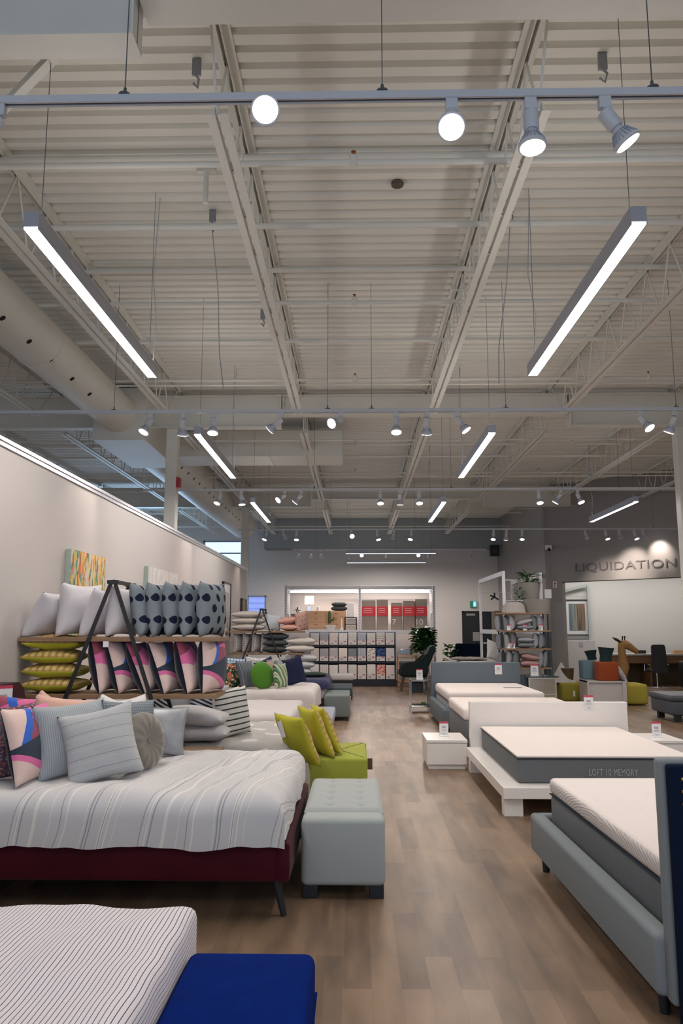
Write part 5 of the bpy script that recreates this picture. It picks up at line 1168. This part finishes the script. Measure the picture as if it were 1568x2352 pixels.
for a in (90, 215, 325, 160): bar(bm, (3.55, 19.75, 2.36), (3.55+.12*math.cos(math.radians(a)), 19.75, 2.36+.12*math.sin(math.radians(a))), .04, .03, up=(0, 1, 0))
mk('arms', bm, BLACKM, t)
t = thing('shelf_unit', 'black framed shelf with brown boards full of grey cushions', 'display shelf', (3.45, 16.1, 0))
for x in (3.0, 3.94):
    for y in (15.93, 16.33): bm = nb(); box(bm, x-.014, x+.014, y-.014, y+.014, 0, 1.9); mk('post', bm, BLACKM, t)
for z in (1.875, 1.515, 1.15, .765, .3): bm = nb(); box(bm, 2.96, 3.98, 15.9, 16.36, z-.015, z+.015, .003); mk('shelf_board', bm, OAK, t)
GC = [fabric('ash_cushion_%d' % k, c) for k, c in enumerate(((.30, .31, .34), (.22, .23, .26), (.37, .36, .38), (.17, .19, .20)))]
SG = 'grey cushions on the black framed shelf'
nm = ('leftmost', 'second from the left', 'third from the left', 'fourth from the left', 'fifth from the left', 'rightmost')
for lv, (z, ww) in enumerate(((1.53, 'upper'), (1.165, 'middle'))):
    for k, x in enumerate((2.98, 3.12, 3.26, 3.72, 3.84)):
        cushion('grey cushion standing '+nm[k if k < 4 else 5]+' on the '+ww+' board of the black framed shelf', GC[(k+lv) % 4], .36, .31, .15, (x, 16.1, z), 1.2, -.1+.1*lv, -.12 if k < 2 else .05, SG)
    for j in range(2): flat(('lower', 'upper')[j]+' grey cushion lying at the middle of the '+ww+' board', GC[(j+2*lv+1) % 4], .34, .36, .12, (3.49, 16.1, z+.11*j), 0, SG, tilt=-.25 if (lv == 0 and j) else 0)
for k, x in enumerate((2.98, 3.14, 3.28, 3.80, 3.90)):
    cushion('grey cushion standing '+nm[k if k < 4 else 5]+' on the lower board of the black framed shelf', GC[(k+1) % 4], .36, .33, .15, (x, 16.1, .78), 1.2, .1, 0, SG)
DPK = fabric('dusty_pink', (.36, .22, .21))
for j in range(2): flat(('lower', 'upper')[j]+' dusty pink cushion on the lower board of the black framed shelf', DPK, .38, .38, .15, (3.55, 16.1, .78+.13*j), 0, 'dusty pink cushions', tilt=.15*j)
for k, (x, z) in enumerate(((3.14, 1.53), (3.47, 1.53), (3.80, 1.53), (3.13, 1.165), (3.22, 1.165))):
    price_tag('small price tag '+('at the left of the upper board', 'at the middle of the upper board', 'at the right of the upper board', 'left one of a pair on the middle board', 'right one of a pair on the middle board')[k]+', black framed shelf', (x, 15.95, z), h=.12, w=.075)
# planters on top of the shelf
PLN = mat('planter_grey', (.26, .24, .22), .8, ns=5, na=.12)
t = plant('potted_plant', 'leafy plant in the upper large grey planter on the shelf top', (3.72, 16.6, 2.16), (.26, .38), 60, .20, .06, .24, LEAFG, 1.6, False, seed=21, potm=PLN)
bm = nb(); lathe(bm, [(.24, 0), (.28, .27), (.26, .28)], 28, (3.78, 16.15, 1.89)); tag(mk('grey_planter', bm, PLN, smooth=True), 'lower large grey planter at the right of the shelf top', 'planter')
bm = nb(); lathe(bm, [(.26, 0), (.22, .16), (.14, .22), (.12, .215)], 28, (3.30, 16.15, 1.89)); tag(mk('round_planter', bm, mat('planter_pale', (.42, .38, .35), .8), smooth=True), 'low rounded pale planter at the left of the shelf top', 'planter')
bm = nb(); box(bm, 3.2, 3.98, 16.45, 16.85, 2.14, 2.16); mk('top_board', bm, RK, r2)
plant('trailing_plant', 'trailing green plant hanging below the upper grey planter', (3.44, 16.25, 2.1), None, 26, .15, .045, .3, LEAFG, .5, False, seed=31)
# wooden wall cabinet, boards and papers behind
bm = nb(); box(bm, 3.45, 3.95, 19.2, 19.6, 1.0, 2.0, .01); tag(mk('wicker_cabinet', bm, wood('dark_wicker', (.09, .06, .02), (.2, .14, .06), 'z')), 'brown wooden cabinet seen through the white rack', 'cabinet')
t = thing('wall_phone', 'pale wall box with papers hanging on the grey wall edge', 'wall box', (4.2, 17.0, 2.25))
bm = nb(); box(bm, 4.15, 4.30, 16.95, 17.0, 2.22, 2.42, .006); mk('paper_pad', bm, tagw, t)
bm = nb(); bar(bm, (4.16, 16.98, 2.42), (4.16, 16.98, 2.72), .012, .012); box(bm, 4.12, 4.2, 16.95, 17.03, 2.68, 2.76, .01); mk('bracket', bm, mat('bracket_grey', (.1, .1, .11), .5), t)
bm = nb()
prism(bm, [(4.03, 16.5), (4.15, 16.5), (4.15, 16.75), (4.03, 16.75)], 'z', 0, 1.5); tag(mk('leaning_roll', bm, fabric('teal_grey_cloth', (.07, .095, .11))), 'tall blue grey fabric roll at the right end of the black framed shelf', 'fabric roll')
bm = nb(); box(bm, .20, .31, -.012, 0, 2.62, 2.78, .003); t = mk('fire_sign', bm, tagw, local=True); t.location = AO; t.rotation_euler = (0, 0, ANG); tag(t, 'small white sign with red pictograms on the grey pilaster', 'sign')
bm = nb(); lathe(bm, [(.018, 0), (.018, .003)], 12, M=Matrix.Translation((.25, -.012, 2.665)) @ Matrix.Rotation(PI/2, 4, 'X')); box(bm, .23, .28, -.015, -.012, 2.70, 2.75); s_ = mk('red_mark', bm, TAGR, local=True); s_.parent = t
t = thing('security_camera', 'small white dome camera at the corner of the grey wall', 'camera', (AO.x+.02, AO.y-.15, 3.62))
bm = nb(); box(bm, AO.x-.02, AO.x+.14, AO.y-.24, AO.y-.12, 3.62, 3.74, .01); mk('housing', bm, WHITEM, t)
bm = nb(); bmesh.ops.create_icosphere(bm, subdivisions=2, radius=.045, matrix=Matrix.Translation((AO.x+.06, AO.y-.22, 3.62))); mk('lens_dome', bm, BLK, t, 'all')
t = thing('speaker', 'black box speaker high at the corner of the back wall', 'speaker', (4.75, 26.2, 4.0))
bm = nb(); box(bm, 4.6, 4.9, 26.05, 26.28, 4.0, 4.38, .01); mk('cabinet', bm, BLACKM, t)
bm = nb(); tube(bm, (4.75, 26.04, 4.18), (4.75, 26.05, 4.18), .1, 20); mk('cone', bm, DKG, t)
# ================================================================ ALCOVE AND CHILDREN'S FURNITURE
t = thing('framed_picture', 'framed print of vertical blue and brown stripes in the white alcove', 'picture', (6.4, 22.5, 1.36))
bm = nb()
for a in ((6.07, 6.79, 1.36, 1.385), (6.07, 6.79, 2.365, 2.39), (6.07, 6.09, 1.36, 2.39), (6.77, 6.79, 1.36, 2.39)): box(bm, a[0], a[1], 22.5, 22.58, a[2], a[3])
mk('frame', bm, BLACKM, t)
bm = nb(); box(bm, 6.09, 6.77, 22.53, 22.57, 1.385, 2.365); mk('mount', bm, tagw, t)
bm = nb(); box(bm, 6.2, 6.66, 22.52, 22.53, 1.5, 2.27)
m, nt, b = nt_new('striped_print', .6); x, y, z, v = xyz(nt); n = noise_n(nt, v, 9, 3, (3, 1, .08)); rp = nt.nodes.new('ShaderNodeValToRGB')
nt.links.new(mth(nt, 'ADD', mth(nt, 'MULTIPLY', x, 1.6), mth(nt, 'MULTIPLY', n, .9)), rp.inputs[0]); cr = rp.color_ramp
for k, (p, c) in enumerate(((.0, (.12, .22, .28)), (.25, (.10, .17, .20)), (.42, (.36, .32, .24)), (.52, (.04, .05, .04)), (.64, (.16, .13, .09)), (.8, (.33, .2, .13)), (1.0, (.22, .17, .12)))):
    if k < 2: cr.elements[k].position = p; cr.elements[k].color = c4(c)
    else: e_ = cr.elements.new(p); e_.color = c4(c)
out(nt, b, rp.outputs[0]); mk('print', bm, m, t)
t = thing('white_rack_frame', 'white metal rack frame in the alcove behind the striped print', 'rack', (6.4, 22.4, 0))
bm = nb(); bar(bm, (5.7, 22.45, 2.55), (6.72, 22.45, 2.80), .06, .07); bar(bm, (6.75, 22.45, 0), (6.75, 22.45, 2.82), .06, .06, up=(0, 1, 0)); bar(bm, (5.9, 22.45, 2.48), (6.72, 22.45, 2.48), .02, .02); mk('frame_bars', bm, mat('pale_green_metal', (.46, .50, .49), .4), t)
bm = nb(); box(bm, 6.02, 6.80, 22.15, 22.55, .0, 1.22, .006); tag(mk('white_cabinet', bm, mat('cabinet_white', (.58, .57, .56), .5)), 'tall white cabinet below the striped print', 'cabinet')
bm = nb(); box(bm, 6.35, 6.45, 22.14, 22.15, 1.05, 1.17); tag(mk('paper_notice', bm, TAGG), 'small grey notice on the tall white cabinet', 'notice')
t = thing('desk', 'long desk with a pale top and brown panels along the alcove', 'desk', (8.6, 21.8, 0))
bm = nb(); box(bm, 6.95, 10.8, 21.3, 22.2, .83, .87, .004); mk('top', bm, mat('desk_top', (.46, .43, .38), .4), t)
bm = nb(); box(bm, 6.97, 10.8, 21.34, 21.38, .62, .83); mk('apron', bm, WALNUT, t)
bm = nb(); box(bm, 6.97, 10.8, 22.1, 22.14, 0, .83); mk('back_panel', bm, wood('olive_brown', (.07, .05, .02), (.13, .09, .04)), t)
for x in (6.97, 8.0, 9.6): bm = nb(); box(bm, x, x+.06, 21.36, 22.1, 0, .83); mk('side_panel', bm, WALNUT, t)
bm = nb(); box(bm, 7.75, 8.02, 21.6, 21.75, .87, .96, .01); tag(mk('telephone', bm, BLACKM), 'dark telephone on the desk left of the black chair', 'telephone')
bm = nb(); box(bm, 8.75, 9.05, 21.5, 21.7, .87, .97, .01); tag(mk('wooden_tray', bm, LOAK), 'light wooden tray on the desk right of the black chair', 'tray')
bm = nb(); box(bm, 9.08, 9.3, 21.5, 21.7, .87, 1.08, .01); tag(mk('storage_box', bm, mat('blue_grey_plastic', (.3, .33, .38), .5)), 'blue grey box on the desk at the right edge of the photo', 'box')
t = thing('office_chair', 'black high back chair with chrome foot at the desk', 'chair', (7.95, 20.75, 0))
bm = nb(); prism(bm, [(7.75, .40), (8.17, .40), (8.12, 1.10), (8.08, 1.14), (7.80, 1.14), (7.76, 1.10)], 'y', 20.5, 20.57); bmesh.ops.bevel(bm, geom=list(bm.edges), offset=.012, segments=2, affect='EDGES'); mk('backrest', bm, BLACKM, t, True)
bm = nb(); box(bm, 7.72, 8.2, 20.55, 21.0, .42, .50, .03); mk('seat', bm, BLACKM, t, True)
bm = nb(); tube(bm, (7.96, 20.78, .03), (7.96, 20.78, .42), .022, 12); bar(bm, (7.7, 20.78, .02), (8.25, 20.78, .02), .06, .03); bar(bm, (7.96, 20.5, .02), (7.96, 21.05, .02), .06, .03); mk('chrome_foot', bm, CHROME, t)
for x in (7.70, 8.2): bm = nb(); sweep(bm, [(x, 20.58, .62), (x, 20.9, .62), (x, 20.9, .44)], .012, 8); mk('armrest', bm, CHROME, t, True)
bm = nb(); box(bm, 8.45, 9.1, 20.1, 20.6, .04, .72, .05, 3); tag(mk('black_armchair', bm, BLACKM, smooth=True), 'black chair cut by the right edge of the photo, before the desk', 'chair')
bm = nb(); tube(bm, (8.48, 20.2, .72), (8.6, 20.2, 1.02), .02, 8); tube(bm, (8.6, 20.2, 1.02), (9.1, 20.2, 1.0), .02, 8); tag(mk('walking_cane', bm, BLACKM), 'thin black handle rising over the black chair at the right edge', 'handle')
# dark grey ottoman right edge
t = thing('ottoman', 'charcoal leather ottoman at the right edge on block feet', 'ottoman', (5.9, 13.9, 0))
bm = nb(); box(bm, 5.33, 6.5, 13.35, 14.3, .11, .36, .05, 4); mk('body', bm, mat('charcoal_leather', (.075, .085, .10), .38, ns=12, na=.2), t, True)
bm = nb(); box(bm, 5.30, 6.53, 13.32, 14.33, .345, .45, .045, 4); mk('lid', bm, mat('charcoal_leather', (.075, .085, .10), .38), t, True)
for x in (5.42, 6.35):
    for y in (13.42, 14.15): bm = nb(); box(bm, x, x+.1, y, y+.1, 0, .12); mk('foot', bm, DARKLEG, t)
# white open box, cubes and yellow ottomans
t = thing('toy_bench', 'low white box bench carrying the orange and blue cubes', 'bench', (5.0, 16.4, 0))
WB = mat('melamine_white', (.52, .48, .46), .4)
bm = nb(); box(bm, 4.72, 5.52, 16.05, 16.62, .47, .50, .003); mk('top', bm, WB, t)
for x in (4.72, 5.44): bm = nb(); box(bm, x, x+.04+.04*(x > 5), 16.04, 16.62, 0, .50, .003); mk('side_panel', bm, WB, t)
bm = nb(); box(bm, 4.76, 5.44, 16.08, 16.1, 0.02, .47); mk('front_panel', bm, WB, t)
YO = fabric('mustard_upholstery', (.33, .28, .045), ns=300, na=.1)
ottoman('mustard yellow ottoman at the right of the white box bench', 5.54, 6.02, 16.2, 16.9, .43, YO, .015, 0, group='mustard ottomans', b=.06)
ottoman('mustard yellow ottoman at the left, before the white box bench', 4.42, 5.08, 16.9, 17.4, .40, YO, .015, 0, group='mustard ottomans', b=.05)
bm = nb(); box(bm, 4.66, 4.70, 16.88, 16.895, .12, .24); tag(mk('paper_tag', bm, tagw), 'white tag on the left mustard ottoman', 'tag')
def cube(label, x0, x1, y0, y1, z0, z1, c, nmn):
    bm = nb(); box(bm, x0, x1, y0, y1, z0, z1, .035, 4); return tag(mk('cube_pouf', bm, fabric(nmn, c, ns=300, na=.1), smooth=True), label, 'pouf')
cube('burnt orange cube pouf on the white box bench', 4.98, 5.40, 16.1, 16.5, .50, .885, (.27, .055, .018), 'burnt_orange')
cube('muted blue cube pouf left of the orange one', 4.80, 5.10, 16.58, 16.9, .50, .90, (.14, .22, .26), 'muted_blue')
t = thing('fabric_bin', 'front dark teal soft bin on the orange cube', 'bin', (5.2, 16.3, .885))
TEAL = fabric('dark_teal_cloth', (.018, .035, .04))
def soft_bin(t, x, y, z, r, h, m, tilt=0):
    bm = nb(); lathe(bm, [(r*.75, 0), (r*.72, h*.4), (r*.85, h*.7), (r, h), (r*.95, h), (r*.7, h*.45), (r*.6, h*.05)], 20, M=Matrix.Translation((x, y, z)) @ Matrix.Rotation(tilt, 4, 'Y')); mk('cloth_body', bm, m, t, True)
soft_bin(t, 5.20, 16.3, .885, .165, .29, TEAL, .08)
t = thing('fabric_bin', 'rear dark teal soft bin, lower, left of the other bin', 'bin', (5.04, 16.6, .885)); soft_bin(t, 5.05, 16.72, .90, .13, .20, TEAL, -.15)
bm = nb(); lathe(bm, [(.12, 0), (.15, .3), (.14, .3)], 20, (4.66, 17.3, .50-.1)); tag(mk('woven_basket', bm, wood('basket_brown', (.06, .035, .012), (.15, .09, .035), 'z'), smooth=True), 'brown woven basket left of the blue cube', 'basket')
bm = nb(); lathe(bm, [(.01, .42), (.08, .3), (.20, .08), (.30, .0), (.28, -.01)], 24, (4.55, 17.35, .40)); tag(mk('floor_lamp_shade', bm, mat('cone_white', (.55, .52, .49), .5), smooth=True), 'pale cone shade resting on the left mustard ottoman', 'lamp shade')
SPK = motif_mat('speckled_white', (.60, .58, .57), [(.32, .25, .28), (.30, .32, .36)], 34, .56)
cushion('speckled white cushion leaning on the right mustard ottoman', SPK, .42, .42, .16, (5.60, 16.45, .43), 1.7, -.5, 0, seed=6)
# giraffe toy
t = thing('giraffe_toy', 'tan plush giraffe standing behind the orange cube', 'toy', (5.55, 17.2, 0))
GIR = fabric('giraffe_tan', (.28, .155, .06), ns=150, na=.15)
bm = nb(); gx, gy = 5.86, 17.2
sweep(bm, [(gx-.18, gy+.05, .52), (gx-.05, gy+.02, .56), (gx+.02, gy, .75), (gx+.0, gy, .95), (gx-.01, gy, 1.12), (gx+.0, gy, 1.20), (gx+.07, gy, 1.22), (gx+.17, gy, 1.17), (gx+.27, gy, 1.10), (gx+.33, gy, 1.055), (gx+.345, gy, 1.04)], [.15, .15, .12, .085, .08, .095, .10, .082, .062, .055, .03], 16)
sweep(bm, [(gx-.5, gy+.1, .55), (gx-.42, gy+.1, .54), (gx-.2, gy+.06, .53), (gx-.02, gy+.02, .52)], [.06, .13, .15, .12], 14)
for lx, ly in ((-.42, -.02), (-.42, .2), (-.05, -.08), (-.05, .12)): tube(bm, (gx+lx, gy+ly, .5), (gx+lx, gy+ly, 0), .045, 10, .04)
body = mk('body', bm, GIR, t, 'all')
for s, dx in ((-1, -.14), (1, .0)):
    bm = nb(); sweep(bm, [(gx-.03, gy+.04*s, 1.27), (gx-.10+dx*.3, gy+.09*s, 1.33), (gx-.16+dx*.5, gy+.12*s, 1.37)], [.02, .03, .006], 8); mk('ear', bm, mat('giraffe_brown', (.05, .03, .015), .9), t, 'all')
for dx, s in ((.02, -.03), (.09, .03)):
    bm = nb(); tube(bm, (gx+dx-.02, gy+s, 1.29), (gx+dx, gy+s, 1.40), .012, 8, .018); mk('horn', bm, mat('giraffe_brown', (.05, .03, .015), .9), t)
bm = nb(); bmesh.ops.create_icosphere(bm, subdivisions=2, radius=.012, matrix=Matrix.Translation((gx+.12, gy-.085, 1.2))); mk('eye', bm, BLK, t, 'all')
# roof hardware ------------------------------------------------------
CL = mat('clamp_grey', (.30, .32, .36), .4, .4)
for k, (x, y) in enumerate(((-1.05, 4.55), (1.63, 4.55), (-1.29, 6.4), (1.37, 6.3), (-1.1, 8.6), (-2.0, 12.6), (1.3, 12.3))):
    t = thing('beam_clamp', 'small galvanised cable clamp hanging from the deck, '+('above the left near pendant', 'right of the right joist, near the top', 'left of the aisle, with a thin cord', 'right of the aisle, with a thin cord', 'left of the aisle, deeper in', 'near the left column', 'above the third track')[k], 'clamp', (x, y, 5.2), group='cable clamps under the deck')
    bm = nb(); box(bm, x-.03, x+.03, y-.012, y+.012, 5.22, 5.34, .004); mk('bracket', bm, CL, t)
    bm = nb(); sweep(bm, [(x-.02, y, 5.24), (x+.02, y-.02, 5.18), (x+.01, y, 5.13), (x-.02, y+.01, 5.17)], .008, 6); mk('hook', bm, CL, t, True)
    if k in (2, 3): bm = nb(); sweep(bm, [(x, y, 5.15), (x+.01, y+.3, 4.7), (x-.02, y+.6, 4.2), (x, y+.75, 3.9)], .0045, 6); mk('cord', bm, CL, t, True)
bm = nb(); lathe(bm, [(.05, 0), (.055, .02), (.05, .03)], 20, (.36, 6.0, 5.31)); tag(mk('deck_cap', bm, mat('cap_brown', (.10, .08, .06), .6), smooth=True), 'small dark round cap on the deck above the aisle', 'cap')
for k, (x, y) in enumerate(((-1.22, 5.75), (1.15, 8.0))):
    t = thing('sprinkler_drop', 'white sprinkler drop with a flat plate, '+('left of the aisle', 'right of the aisle')[k], 'sprinkler', (x, y, 5.0))
    bm = nb(); tube(bm, (x, y, 5.02), (x, y, 5.3), .02, 10); mk('stem', bm, STEEL, t, True); bm = nb(); box(bm, x-.08, x+.08, y-.02, y+.02, 5.29, 5.34); mk('plate', bm, STEEL, t)
# diagonal brace at the top left
tag((lambda bm: (bar(bm, (-1.62, 3.78, 4.80), (-2.72, 4.75, 4.80), .05, .05), mk('roof_brace', bm, STEEL))[1])(nb()), 'diagonal white roof brace at the top left of the photo', 'brace')
